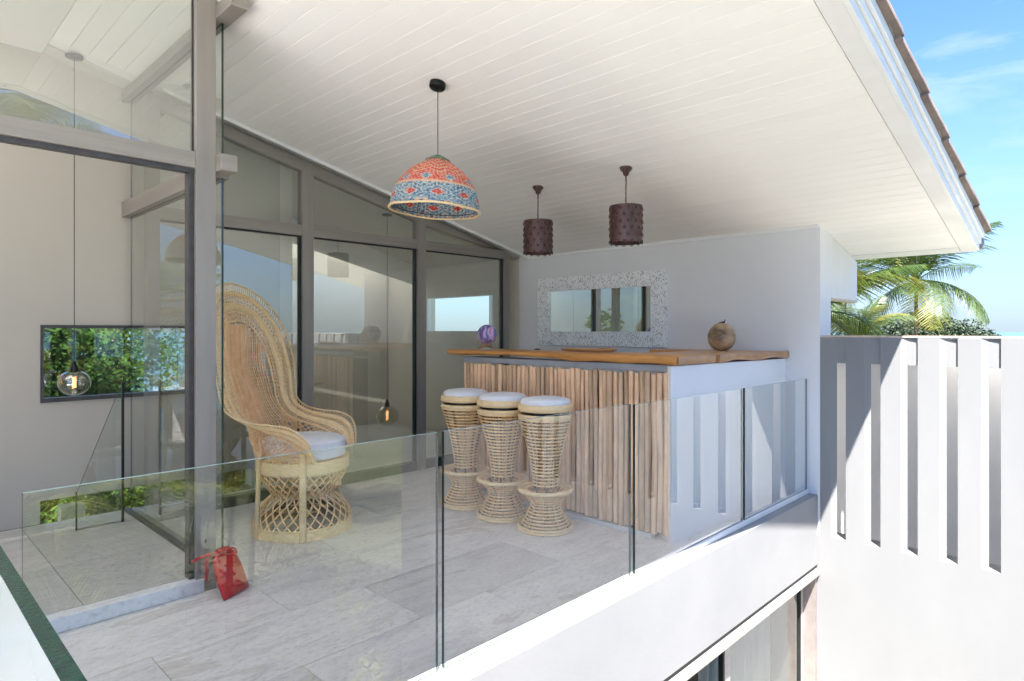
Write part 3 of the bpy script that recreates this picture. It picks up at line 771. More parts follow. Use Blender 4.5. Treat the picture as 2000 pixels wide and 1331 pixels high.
# ---- window wall behind the chair (plane y = 4.37)
YW = 4.37
ww = thing('window_wall', 'tall taupe framed window wall behind the chair, top edge following the ceiling slope', 'window wall', (2.8, YW, 0))
posts = [(1.235, 1.305), (2.265, 2.355), (3.322, 3.412), (4.375, 4.45)]
for i, (a, b_) in enumerate(posts):
    mb = MB(); mb.prism([(a, YW - .01), (b_, YW - .01), (b_, YW + .07), (a, YW + .07)], 0.001, lambda x, y: CZ(x) - .03)
    part('post', mb, M['frame'], ww)
for (a, b_) in ((1.305, 2.265), (2.355, 3.322), (3.412, 4.375)):
    mb = MB(); mb.box(a, b_, YW - .005, YW + .06, 1.905, 1.985); part('transom', mb, M['frame_h'], ww)
    mb = MB(); mb.box(a, b_, YW - .003, YW + .06, .001, .075); part('bottom_rail', mb, M['frame_dark'], ww)
    mb = MB(); mb.prism([(a, YW - .008), (b_, YW - .008), (b_, YW + .06), (a, YW + .06)], lambda x, y: max(CZ(x) - .105, 1.9855), lambda x, y: CZ(x) - .025)
    part('top_rail', mb, M['frame_h'], ww)
    mb = MB(); mb.box(a + .0005, a + .006, YW + .012, YW + .02, .0755, 1.9045); mb.box(b_ - .02, b_ - .0005, YW + .008, YW + .03, .0755, 1.9045)
    mb.box(a + .006, b_ - .02, YW + .010, YW + .022, 1.893, 1.9045); part('gasket', mb, M['gasket'], ww)
    glass_pane('pane', a + .0065, b_ - .0205, YW + .024, YW + .030, .076, 1.8925, ww, 'glass_window')
    zt = lambda x: CZ(x) - .106
    p = MB(); bb = min(b_ - .001, (3.01 - .106 - 1.987) / .23)
    p.prism([(a + .001, YW + .024), (bb, YW + .024), (bb, YW + .030), (a + .001, YW + .030)], 1.9856, lambda x, y: max(zt(x), 1.9862))
    glass_pane('upper_pane', a, b_, 0, .01, 0, 1, ww, 'glass_window', poly=p)

# ---- interior shell
inn = thing('interior_wall', 'beige interior wall with a picture window and a low strip window', 'wall', (.8, 4.65, 0))
YB = 4.59
mb = MB()
def wall_holes(mb, x0, x1, z0, z1, y0, y1, holes):
    xs = sorted({x0, x1, *[h[0] for h in holes], *[h[1] for h in holes]}); zs = sorted({z0, z1, *[h[2] for h in holes], *[h[3] for h in holes]})
    for a, b_ in zip(xs, xs[1:]):
        for c, d in zip(zs, zs[1:]):
            if any(h[0] <= a and b_ <= h[1] and h[2] <= c and d <= h[3] for h in holes): continue
            mb.box(a, b_, y0, y1, c, d)
wall_holes(mb, -2.6, 2.2, .061, 2.0, YB, YB + .12, [(.73, 2.02, .775, 1.235), (.73, 1.99, .061, .195)])
mb.prism([(-2.6, YB), (2.2, YB), (2.2, YB + .12), (-2.6, YB + .12)][:4], 2.0, lambda x, y: 2.5)
mb.prism([(-2.6, YB), (.74, YB), (.74, YB + .12), (-2.6, YB + .12)], 2.5, CZ(0) - .001)
mb.prism([(.74, YB), (2.2, YB), (2.2, YB + .12), (.74, YB + .12)], 2.5, lambda x, y: CZ(x) - .001)
part('wall_face', mb, M['interior_paint'], inn)
pw = thing('picture_window', 'dark framed landscape window in the interior wall looking onto trees', 'window', (1.35, YB, 1))
mb = MB(); mb.box(.73, 2.02, YB - .012, YB + .05, 1.217, 1.235).box(.73, 2.02, YB - .012, YB + .05, .775, .800).box(.73, .745, YB - .012, YB + .05, .8, 1.217).box(2.0, 2.02, YB - .012, YB + .05, .8, 1.217)
part('frame', mb, M['frame_dark'], pw)
glass_pane('pane', .745, 2.0, YB + .02, YB + .025, .80, 1.217, pw, 'glass_screen')
# hall behind the window wall
hall = thing('hall_wall', 'beige hall walls seen through the window wall', 'wall', (3.4, 6.7, 0))
mb = MB(); mb.prism([(2.2, YB + .1205), (2.3, YB + .1205), (2.3, 6.8), (2.2, 6.8)], -.2, lambda x, y: CZ(x) - .001); part('wall_face', mb, M['hall_paint_lightened'], hall)
mb = MB(); mb.prism([(2.201, YB - .0), (2.3, YB - .0), (2.3, YB + .12), (2.201, YB + .12)], -.2, lambda x, y: CZ(x) - .001); part('wall_end', mb, M['hall_paint_lightened'], hall)
mb = MB(); mb.prism([(2.3, 6.70), (XW, 6.70), (XW, 6.8), (2.3, 6.8)], -.2, lambda x, y: CZ(x) - .001); part('rear_wall', mb, M['hall_paint_lightened'], hall)
mb = MB()
for (ya, yb, za, zb) in ((4.425, 4.85, -.2, 1.93), (5.92, 6.8, -.2, 1.93), (4.85, 5.92, -.2, 1.19), (4.85, 5.92, 1.585, 1.93)):
    mb.box(XW + .0005, XW + .12, ya, yb, za, zb)
part('wall_face', mb, M['hall_paint_lightened'], hall)
hw = thing('hall_window', 'small sea-view window in the hall end wall', 'window', (XW, 5.4, 1.4))
mb = MB(); mb.box(XW - .005, XW + .05, 4.85, 5.92, 1.19, 1.20).box(XW - .005, XW + .05, 4.85, 5.92, 1.575, 1.585).box(XW - .005, XW + .05, 4.85, 4.86, 1.2, 1.575).box(XW - .005, XW + .05, 5.91, 5.92, 1.2, 1.575)
part('frame', mb, M['trim_white'], hw)
lwall = thing('end_wall', 'beige wall closing the interior beyond the doorway', 'wall', (-2.6, 3.9, 0))
mb = MB(); mb.box(-2.7, -2.6, 3.0, 4.71, -.2, 2.835); mb.box(-2.6, -1.64, 3.05, 3.15, -.2, 2.835); part('wall_face', mb, M['interior_paint'], lwall)
# stair glass
st = thing('stair_railing', 'triangular glass stair balustrade with a black edge post inside the doorway', 'stair railing', (1.08, 4.3, .06))
p = MB(); p.extr([(.855, .28), (1.078, .885), (1.078, .065), (.855, .065)], 1, 4.295, 4.305)
o = glass_pane('glass_pane', 0, 1, 0, .01, 0, 1, st, 'glass_screen', 'gasket', poly=p); fix_normals(o)
mb = MB(); mb.box(1.0785, 1.090, 4.29, 4.31, .061, .895); part('post', mb, M['black_metal'], st)
mb = MB(); mb.box(.848, .8545, 4.292, 4.308, .061, .28); part('post', mb, M['black_metal'], st)
# low shelf objects behind strip window
mb = MB(); mb.box(.86, .99, 4.75, 4.85, -.3, .10); setp(part('planter_box', mb, M['book'], bevel=.004), 'small pale box outside the low strip window at the doorway left', 'box')

# ================================================================== THINGS
# ---- bar
XB = 3.20
bar = thing('bar', 'L-shaped bar with upright driftwood stick cladding and a live-edge timber top', 'bar', (3.8, 2.6, 0))
mb = MB(); mb.prism([(3.165, 1.835), (4.648, 1.765), (4.648, 1.90), (3.26, 1.965)], 0.001, 1.0); part('side_wall', mb, M['bar_side'], bar)
mb = MB(); mb.box(3.215, 3.36, 1.967, 3.60, 0.001, .935); part('front_wall', mb, M['shade_seam_brown'], bar)  # dark backing colours in the shade between the sticks
mb = MB(); mb.box(3.175, 3.2145, 1.967, 3.60, .001, .028); part('plinth', mb, M['white_render'], bar)
mb = MB(); mb.box(3.190, 3.36, 1.85, 3.62, .9655, 1.0035); part('counter_beam', mb, M['concrete'], bar, bevel=.003)
# sticks
y = 1.862
k = 0
while y < 3.585:
    r = random.uniform(.0135, .0205)
    y += r
    zb = random.uniform(.028, .05); zt = random.uniform(.950, .963)
    pts = []; ph = random.uniform(0, 6); am = random.uniform(.0015, .0045)
    for i in range(9):
        t = i / 8
        pts.append((XB - .012 + .004 * sin(ph * 5) + .0015 * sin(ph * 2 + t * 5), y + am * sin(ph + t * 7), zb + (zt - zb) * t))
    rr = [r * random.uniform(.90, 1.06) for _ in range(9)]
    tp = random.uniform(-.12, .12)
    mb = MB(); mb.tube(pts, lambda t: rr[min(8, int(round(t * 8)))] * (1 + tp * (t - .5)), 8)
    part('stick', mb, M['stick'], bar, smooth=True, at=(XB, y, .03))
    y += r + random.uniform(.002, .0065); k += 1
# live edge slabs
def slab(outline_fn, n, ztop, zbot_fn, mat, name='counter_slab'):
    """outline_fn(t) -> (outer xy, inner xy)"""
    mb = MB()
    for i in range(n + 1):
        t = i / n; (ox, oy), (ix, iy) = outline_fn(t)
        dx, dy = ix - ox, iy - oy; l = sqrt(dx * dx + dy * dy); dx /= l; dy /= l
        zb = zbot_fn(t); w = .004 * sin(t * 23) + .003 * sin(t * 51 + 1)
        ox -= dx * w; oy -= dy * w
        mb.v += [(ox + dx * .012, oy + dy * .012, zb), (ox, oy, zb + .010), (ox, oy, ztop - .006), (ox + dx * .006, oy + dy * .006, ztop), (ix, iy, ztop), (ix, iy, zb)]
    for i in range(n):
        a = i * 6; b_ = a + 6
        for k in range(6): mb.f.append((a + k, a + (k + 1) % 6, b_ + (k + 1) % 6, b_ + k))
    mb.f.append(tuple(range(6))); mb.f.append(tuple(n * 6 + k for k in range(6))[::-1])
    o = part(name, mb, mat, bar, smooth=True); fix_normals(o); return o
slab(lambda t: ((3.178 - .012 * sin(t * 3), lerp(1.812, 3.80, t)), (3.66, lerp(1.85, 3.80, t))), 46, 1.054,
     lambda t: 1.0055 + .016 * max(0, sin(t * 5.2 - 1.6)) ** 2 + .006 * sin(t * 17) ** 2 + .02 * max(0, t - .45), M['wood_bar'])
slab(lambda t: ((lerp(3.20, 3.62, t), lerp(1.806, 1.790, t)), (lerp(3.20, 3.62, t), 1.812 + .035 * min(1, t * 3) + .001)), 10, 1.0535, lambda t: 1.006, M['wood_bar_side'], 'slab_end')
slab(lambda t: ((lerp(3.664, 4.646, t), lerp(1.786, 1.738, t)), (lerp(3.664, 4.646, t), 2.28)), 26, 1.0545,
     lambda t: 1.004 + .012 * sin(t * 6) ** 2, M['wood_bar_side'])
slab(lambda t: ((lerp(4.28, 4.30, t), lerp(2.283, 2.68, t)), (4.645, lerp(2.283, 2.68, t))), 10, 1.053, lambda t: 1.015, M['wood_bar'])
mb = MB(); mb.tube([(4.56, 1.80, 1.003), (4.56, 1.80, .985)], .006, 8); part('bolt', mb, M['black_metal'], bar)

# ---- tray and coaster on the bar
mb = MB(); c = (3.50, 2.67)
prof = []
for i in range(24):
    a = 2 * pi * i / 24; sx = .055 * (abs(cos(a)) ** .7) * (1 if cos(a) > 0 else -1); sy = .235 * (abs(sin(a)) ** .6) * (1 if sin(a) > 0 else -1)
    prof.append((sx, sy))
tray = MB()
lv = [(.86, .002), (1.0, .018), (1.0, .022), (.90, .020), (.82, .008)]
for s_, z in lv: tray.v += [(c[0] + px * s_, c[1] + py * s_, 1.056 + z) for px, py in prof]
for L_ in range(4):
    for k in range(24): tray.f.append((L_ * 24 + k, L_ * 24 + (k + 1) % 24, (L_ + 1) * 24 + (k + 1) % 24, (L_ + 1) * 24 + k))
tray.f.append(tuple(range(24))[::-1]); tray.f.append(tuple(range(96, 120)))
tr = thing('serving_tray', 'long shallow wooden tray lying on the bar top below the mirror', 'tray', (3.5, 2.67, 1.055))
part('dish', tray, M['tray_wood'], tr, smooth=True)
mb = MB(); mb.tube([(3.49, 2.44, 1.079), (3.50, 2.54, 1.081), (3.515, 2.60, 1.076)], .006, 6); part('spoon', mb, M['tray_wood'], tr)
mb = MB(); mb.lathe([(0, .0), (.022, 0), (.026, .004), (.020, .008), (.006, .010), (0, .012)], 16, (3.62, 3.25, 1.055))
o = part('drain_cap', mb, M['black_metal'], smooth=True); setp(o, 'small dark round cap lying on the bar between globe and tray', 'cap')

# ---- galaxy globe on a wooden stand
gl = thing('globe_lamp', 'purple and blue swirled globe on a crossed wooden stand', 'globe', (3.42, 3.60, 1.055))
R = .077
mb = MB(); mb.lathe([(R * sin(pi * i / 20) if 0 < i < 20 else 0, -R * cos(pi * i / 20)) for i in range(21)], 32, (3.42, 3.60, 1.172))
part('globe', mb, M['galaxy'], gl, smooth='all', at=(3.42, 3.60, 1.172))
for a0 in (0.3, 0.3 + 2.09, 0.3 + 4.19):
    mb = MB()
    p0 = (3.42 + .068 * cos(a0), 3.60 + .068 * sin(a0), 1.062); p1 = (3.42 + .062 * cos(a0 + 2.3), 3.60 + .062 * sin(a0 + 2.3), 1.128)
    mb.tube([p0, p1], .0075, 4)
    part('stand_leg', mb, M['wood_stand'], gl)

# ---- coconut
co = thing('coconut', 'carved coconut shell with a seam line and dark stalk on the bar corner', 'coconut', (4.35, 2.108, 1.0555))
mb = MB(); prof = []
for i in range(19):
    a = pi * i / 18; r = .097 * sin(a) * (1 + .04 * cos(a)); z = .100 - .104 * cos(a)
    prof.append((r if 0 < i < 18 else 0, max(z, .0)))
mb.lathe(prof, 28, (4.35, 2.108, 1.0555)); part('shell', mb, M['coconut'], co, smooth='all')
mb = MB(); mb.ring(.0985, 1.0555 + .116, .0013, 40, 5, (4.35, 2.108)); part('seam', mb, M['shade_seam_brown'], co)
mb = MB(); mb.tube([(4.35, 2.108, 1.258), (4.346, 2.100, 1.264), (4.352, 2.085, 1.268), (4.352, 2.082, 1.282)], .004, 5); mb.tube([(4.35, 2.13, 1.256), (4.35, 2.11, 1.263), (4.352, 2.085, 1.261)], .004, 5)
part('stalk', mb, M['black_metal'], co)
# burnt letters "osn" on the shell facing the camera
def letters():
    mb = MB()
    ca_ = atan2(-2.108, -4.35)
    def on(u, v):
        a = ca_ + u / .095; z = 1.0555 + .1445 + v
        k = (z - 1.0555 - .100) / .104; rr_ = .0975 * sqrt(max(0, 1 - k * k)) * (1 - .04 * k) + .0006
        return (4.35 + rr_ * cos(a), 2.108 + rr_ * sin(a), z)
    w = .0014
    O = [(.006 * cos(t), .007 * sin(t)) for t in [2 * pi * i / 10 for i in range(11)]]
    S = [(.005, .006), (0, .008), (-.005, .005), (-.003, .001), (.003, -.001), (.005, -.005), (0, -.008), (-.005, -.006)]
    Nn = [(-.005, -.008), (-.005, .006), (-.004, .002), (.001, .008), (.005, .005), (.005, -.008)]
    for off, L_ in ((-.018, O), (-.002, S), (.016, Nn)):
        mb.tube([on(off + a, b_) for a, b_ in L_], w, 4)
    return mb
part('lettering', letters(), M['shade_seam_brown'], co)

# ---- mirror
mir = thing('wall_mirror', 'landscape mirror in a wide pitted white block frame on the bar wall', 'mirror', (XW - .02, 3.43, 1.06))
y0, y1, z0, z1 = 2.722, 4.148, 1.062, 1.712
iy0, iy1, iz0, iz1 = 2.867, 4.005, 1.194, 1.580
def blocks(a, b_, n, fixed, horiz):
    w = [random.uniform(.7, 1.3) for _ in range(n)]; s_ = sum(w); p = a
    for i in range(n):
        q = p + (b_ - a) * w[i] / s_
        t = random.uniform(.022, .027)
        mb = MB()
        if horiz: mb.box(XW - .003 - t, XW - .003, p + .001, q - .001, fixed[0], fixed[1])
        else: mb.box(XW - .003 - t, XW - .003, fixed[0], fixed[1], p + .001, q - .001)
        part('frame_block', mb, M['pitted_white'], mir, bevel=.002); p = q
blocks(y0, y1, 8, (iz1, z1), True); blocks(y0, y1, 8, (z0, iz0), True)
blocks(iz0, iz1, 2, (y0, iy0), False); blocks(iz0, iz1, 2, (iy1, y1), False)
mb = MB(); mb.box(XW - .012, XW - .004, iy0 - .002, iy1 + .002, iz0 - .002, iz1 + .002); part('mirror_glass', mb, M['mirror'], mir)
part('inner_bead', MB().box(XW - .020, XW - .0125, iy0 + .0005, iy0 + .008, iz0, iz1), M['trim_white'], mir)
part('inner_bead', MB().box(XW - .020, XW - .0125, iy1 - .008, iy1 - .0005, iz0, iz1), M['trim_white'], mir)

# ---- pendant lamps
def pend_woven():
    x, y = 2.133, 2.625; zc = CZ(x)
    t = thing('woven_pendant', 'bell-shaped woven pendant lamp patterned coral and blue with diamonds', 'pendant lamp', (x, y, zc))
    mb = MB(); mb.lathe([(0, -.030), (.040, -.030), (.043, -.026), (.043, .0), (0, .0)], 32, (0, 0, 0))
    o = part('ceiling_rose', mb, M['black_metal'], t, smooth=True, local=True); o.rotation_euler = (0, atan2(.23, 1), 0); o.location = (0, 0, -.002)
    mb = MB(); mb.tube([(0, 0, -.02), (0, 0, 2.10 - zc)], .0022, 6); part('cord', mb, M['cord'], t, local=True)
    # shade, pivot at top
    H_, R_ = .268, .236; nu, nv = 168, 46
    me = bpy.data.meshes.new('shade'); vs = []; fs = []; cols = []
    def prof(v):     # v 0 top .. 1 rim
        a = v * pi / 2
        r = R_ * (.20 + .80 * sin(a) ** .95) if v > 0 else R_ * .2
        r = R_ * (1 - (1 - v) ** 2.0 * .78) ** 1.0 if v > 0 else R_ * .22
        r = R_ * max(.27, sqrt(max(0, 1 - (1 - v) ** 2)) ** 1.15)
        z = -H_ * v
        return r, z
    coral = [(.62, .10, .055), (.68, .16, .09), (.50, .05, .035), (.58, .24, .16)]
    peach = [(.62, .36, .22), (.60, .42, .28)]
    blue = [(.09, .17, .25), (.14, .25, .33), (.07, .12, .20), (.22, .34, .38)]
    pale = [(.38, .45, .44), (.50, .47, .41), (.26, .38, .42), (.16, .26, .33)]
    red = [(.50, .035, .03), (.58, .09, .07)]
    rnd = random.Random(3)
    def colour(u, v):
        v = v * .5 / .6 if v < .6 else .5 + (v - .6) * .5 / .4
        ph = (u * 10) % 1.0; zz = abs(ph - .5) * 2        # 12 diamonds round
        if v < .50:
            if v < .32:
                w = (v * 15 + zz * 1.0) % 1.0
                return rnd.choice(coral[:3] if w < .70 else peach)
            ph2 = abs(((u * 10 + .5) % 1.0) - .5) * 2
            d = ph2 * 1.25 + abs(v - .40) / .085
            if d < .42: return rnd.choice(blue)
            if d < .68: return rnd.choice(pale)
            return rnd.choice(coral) if (v + .02 * zz) < .48 else rnd.choice(peach)
        d = zz * 1.05 + abs(v - .745) / .15
        if d < .50: return rnd.choice(red)
        if d < .72: return rnd.choice(peach + pale)
        if d < 1.05: return rnd.choice(blue)
        if d < 1.28: return rnd.choice(pale)
        if d < 1.6: return rnd.choice(blue)
        if v > .93: return rnd.choice(peach + blue)
        return rnd.choice(pale + blue)
    for j in range(nv + 1):
        r, z = prof(j / nv)
        for i in range(nu):
            a = 2 * pi * i / nu; rr_ = r * (1 + (.006 if (i + j) % 2 else -.006))
            vs.append((rr_ * cos(a), rr_ * sin(a), z))
    for j in range(nv):
        for i in range(nu):
            i2 = (i + 1) % nu
            fs.append((j * nu + i, (j + 1) * nu + i, (j + 1) * nu + i2, j * nu + i2))
            cc = colour((i + .5) / nu, (j + .5) / nv)
            if i % 3 == 0 and rnd.random() < .55: cc = tuple(lerp(q_, w_, .45) for q_, w_ in zip(cc, (.60, .52, .42)))
            cols.append(cc)
    me.from_pydata(vs, [], fs); ca_ = me.color_attributes.new('stitch', 'FLOAT_COLOR', 'CORNER')
    for p in me.polygons:
        for li in p.loop_indices: ca_.data[li].color = (*cols[p.index], 1)
    me.materials.append(M['woven'])
    o = bpy.data.objects.new('shade', me); COL.objects.link(o); o.parent = t; o.location = (0, 0, 2.108 - zc)
    s_ = o.modifiers.new('thick', 'SOLIDIFY'); s_.thickness = .004
    yaw = radians(CAM_YAW)
    Fd = Vector((cos(yaw), sin(yaw), 0))
    o.rotation_euler = Matrix.Rotation(radians(3.5), 4, Fd).to_euler()
    g = M['green_cap'] = pm('green_cap', (.10, .22, .13), (.06, .15, .09), 60, .8, .4, 150)
    mb = MB(); mb.lathe([(0, .026), (.012, .026), (.034, .016), (.066, -.002), (.064, -.008)], 32); part('shade_cap', mb, g, o, smooth=True, local=True)
    mb = MB(); pts = []
    for i in range(120):
        a = 2 * pi * i / 120; pts.append(((R_ + .003 + .0025 * sin(i * 1.9)) * cos(a), (R_ + .003 + .0025 * sin(i * 1.9)) * sin(a), -H_ - .002 + .002 * sin(a * 5)))
    mb.tube(pts, .0058, 6, closed=True, up=(0, 0, 1)); part('rim', mb, M['rattan_pale'], o, smooth=True, local=True)
    mb = MB(); mb.ring(.222, -H_ + .015, .002, 48, 5)
    for k in range(6):
        a = 2 * pi * k / 6 + .3; mb.tube([(prof(v)[0] * .965 * cos(a), prof(v)[0] * .965 * sin(a), prof(v)[1]) for v in (.02, .15, .3, .5, .7, .85, .96)], .0016, 4)
    part('wire_frame', mb, M['black_metal'], o, local=True)
pend_woven()

def pend_bronze(x, y, ztop, zbot, label, first=None):
    zc = CZ(x)
    t = thing('bronze_pendant', label, 'pendant lamp', (x, y, zc), 0, 'brown studded cylinder pendant lamps over the bar')
    if first is None:
        mb = MB(); mb.lathe([(0, -.052), (.010, -.052), (.017, -.044), (.020, -.03), (.036, -.012), (.040, -.004), (.040, .004), (0, .004)], 28)
        part('ceiling_rose', mb, M['bronze'], t, smooth=True, local=True)
        mb = MB(); zl = -.052; top = ztop - zc
        mb.tube([(0, 0, -.05), (0, 0, -.085)], .005, 6)
        k = 0; z = -.085
        while z > top + .0:
            ax = k % 2; pts = []
            for i in range(10):
                a = 2 * pi * i / 10; w, h = .006 * cos(a), .016 * sin(a)
                pts.append((w if ax else 0, 0 if ax else w, z - .014 + h))
            mb.tube(pts, .0016, 4, closed=True); z -= .026; k += 1
        mb.tube([(.001, .001, -.05), (.004, 0, -.10), (-.003, .002, -.15), (0, 0, top)], .0018, 5)
        part('chain', mb, M['bronze'], t, local=True)
        R_, h = .1035, ztop - zbot
        mb = MB(); mb.lathe([(.0, top - .002), (R_ * .97, top - .002), (R_, top), (R_, top - h), (R_ - .003, top - h), (R_ - .003, top - .006), (0, top - .006)], 48)
        part('shade', mb, M['bronze'], t, smooth=True, local=True)
        mb = MB(); ring_ = MB()
        for row in range(6):
            zz = top - .024 - row * (h - .030) / 5
            for c_ in range(13):
                a = 2 * pi * (c_ + .5 * (row % 2)) / 13
                nrm = Vector((cos(a), sin(a), 0)); tg = Vector((-sin(a), cos(a), 0)); ctr = nrm * R_ + Vector((0, 0, zz))
                o_ = len(mb.v)
                for (rad, out) in ((.0085, .000), (.0078, .003), (.004, .0048)):
                    for q in range(8):
                        b_ = 2 * pi * q / 8; mb.v.append(tuple(ctr + nrm * out + tg * (rad * cos(b_)) + Vector((0, 0, rad * 1.15 * sin(b_)))))
                for l_ in range(2):
                    for q in range(8): mb.f.append((o_ + l_ * 8 + q, o_ + l_ * 8 + (q + 1) % 8, o_ + l_ * 8 + 8 + (q + 1) % 8, o_ + l_ * 8 + 8 + q))
                mb.f.append(tuple(o_ + 16 + q for q in range(8)))
                up = 1 if row < 5 else -1
                pts = [tuple(ctr + nrm * .0008 + tg * (.0125 * cos(b_)) + Vector((0, 0, up * (.006 + .0125 * sin(b_) * 1.1) - up * .006))) for b_ in [pi * q / 8 for q in range(-1, 10)]]
                ring_.tube(pts, .0019, 4)
        part('studs', mb, M['bronze_stud'], t, smooth=True, local=True, kind='stuff')
        part('stud_collars', ring_, M['bronze'], t, smooth=True, local=True, kind='stuff')
    else:
        for ch in first.children:
            c_ = ch.copy(); COL.objects.link(c_); c_.parent = t
    return t
b1 = pend_bronze(3.375, 2.275, 1.990, 1.756, 'brown studded cylinder pendant on a chain, right one nearer the camera')
b2 = pend_bronze(3.381, 3.028, 1.972 , 1.735, 'brown studded cylinder pendant on a chain, left one nearer the window wall', b1)

def bulb_pendant(x, y, zb, r, ztop, label):
    t = thing('glass_pendant', label, 'pendant lamp', (x, y, ztop), 0, 'clear glass bulb pendants inside the hall')
    mb = MB(); mb.lathe([(0, -.014), (.042, -.014), (.045, -.010), (.045, 0), (0, 0)], 24); part('ceiling_rose', mb, M['black_metal'], t, smooth=True, local=True)
    zc = zb - ztop
    mb = MB(); mb.tube([(0, 0, -.01), (0, 0, zc + r + .03)], .0022, 6); part('cord', mb, M['cord'], t, local=True)
    mb = MB(); mb.lathe([(0, zc + r + .05), (.008, zc + r + .045), (.018, zc + r + .012), (.022, zc + r - .01), (.016, zc + r - .02), (0, zc + r - .02)], 20); part('lamp_holder', mb, M['black_metal'], t, smooth=True, local=True)
    pr = []
    for i in range(3, 21):
        a = pi * i / 20; pr.append((r * 1.08 * sin(a) if i < 20 else 0, zc + r * .95 * cos(a)))
    mb = MB(); mb.lathe(pr[::-1], 32); g_ = part('globe', mb, M['glass_bulb'], t, smooth='all', local=True)
    pts = []
    for i in range(40):
        a = i * .9; pts.append((.011 * cos(a), .011 * sin(a), zc + r * .45 - i * r * .022))
    mb = MB(); mb.tube(pts, .0016, 4); part('filament', mb, M['filament'], t, local=True)
    return t
bulb_pendant(.865, 4.42, .895, .078, CZ(.865) - .35 * 0, 'clear glass bulb pendant hanging in front of the picture window')
bulb_pendant(3.30, 4.78, .435, .100, CZ(3.30), 'clear glass bulb pendant hanging low behind the middle window')

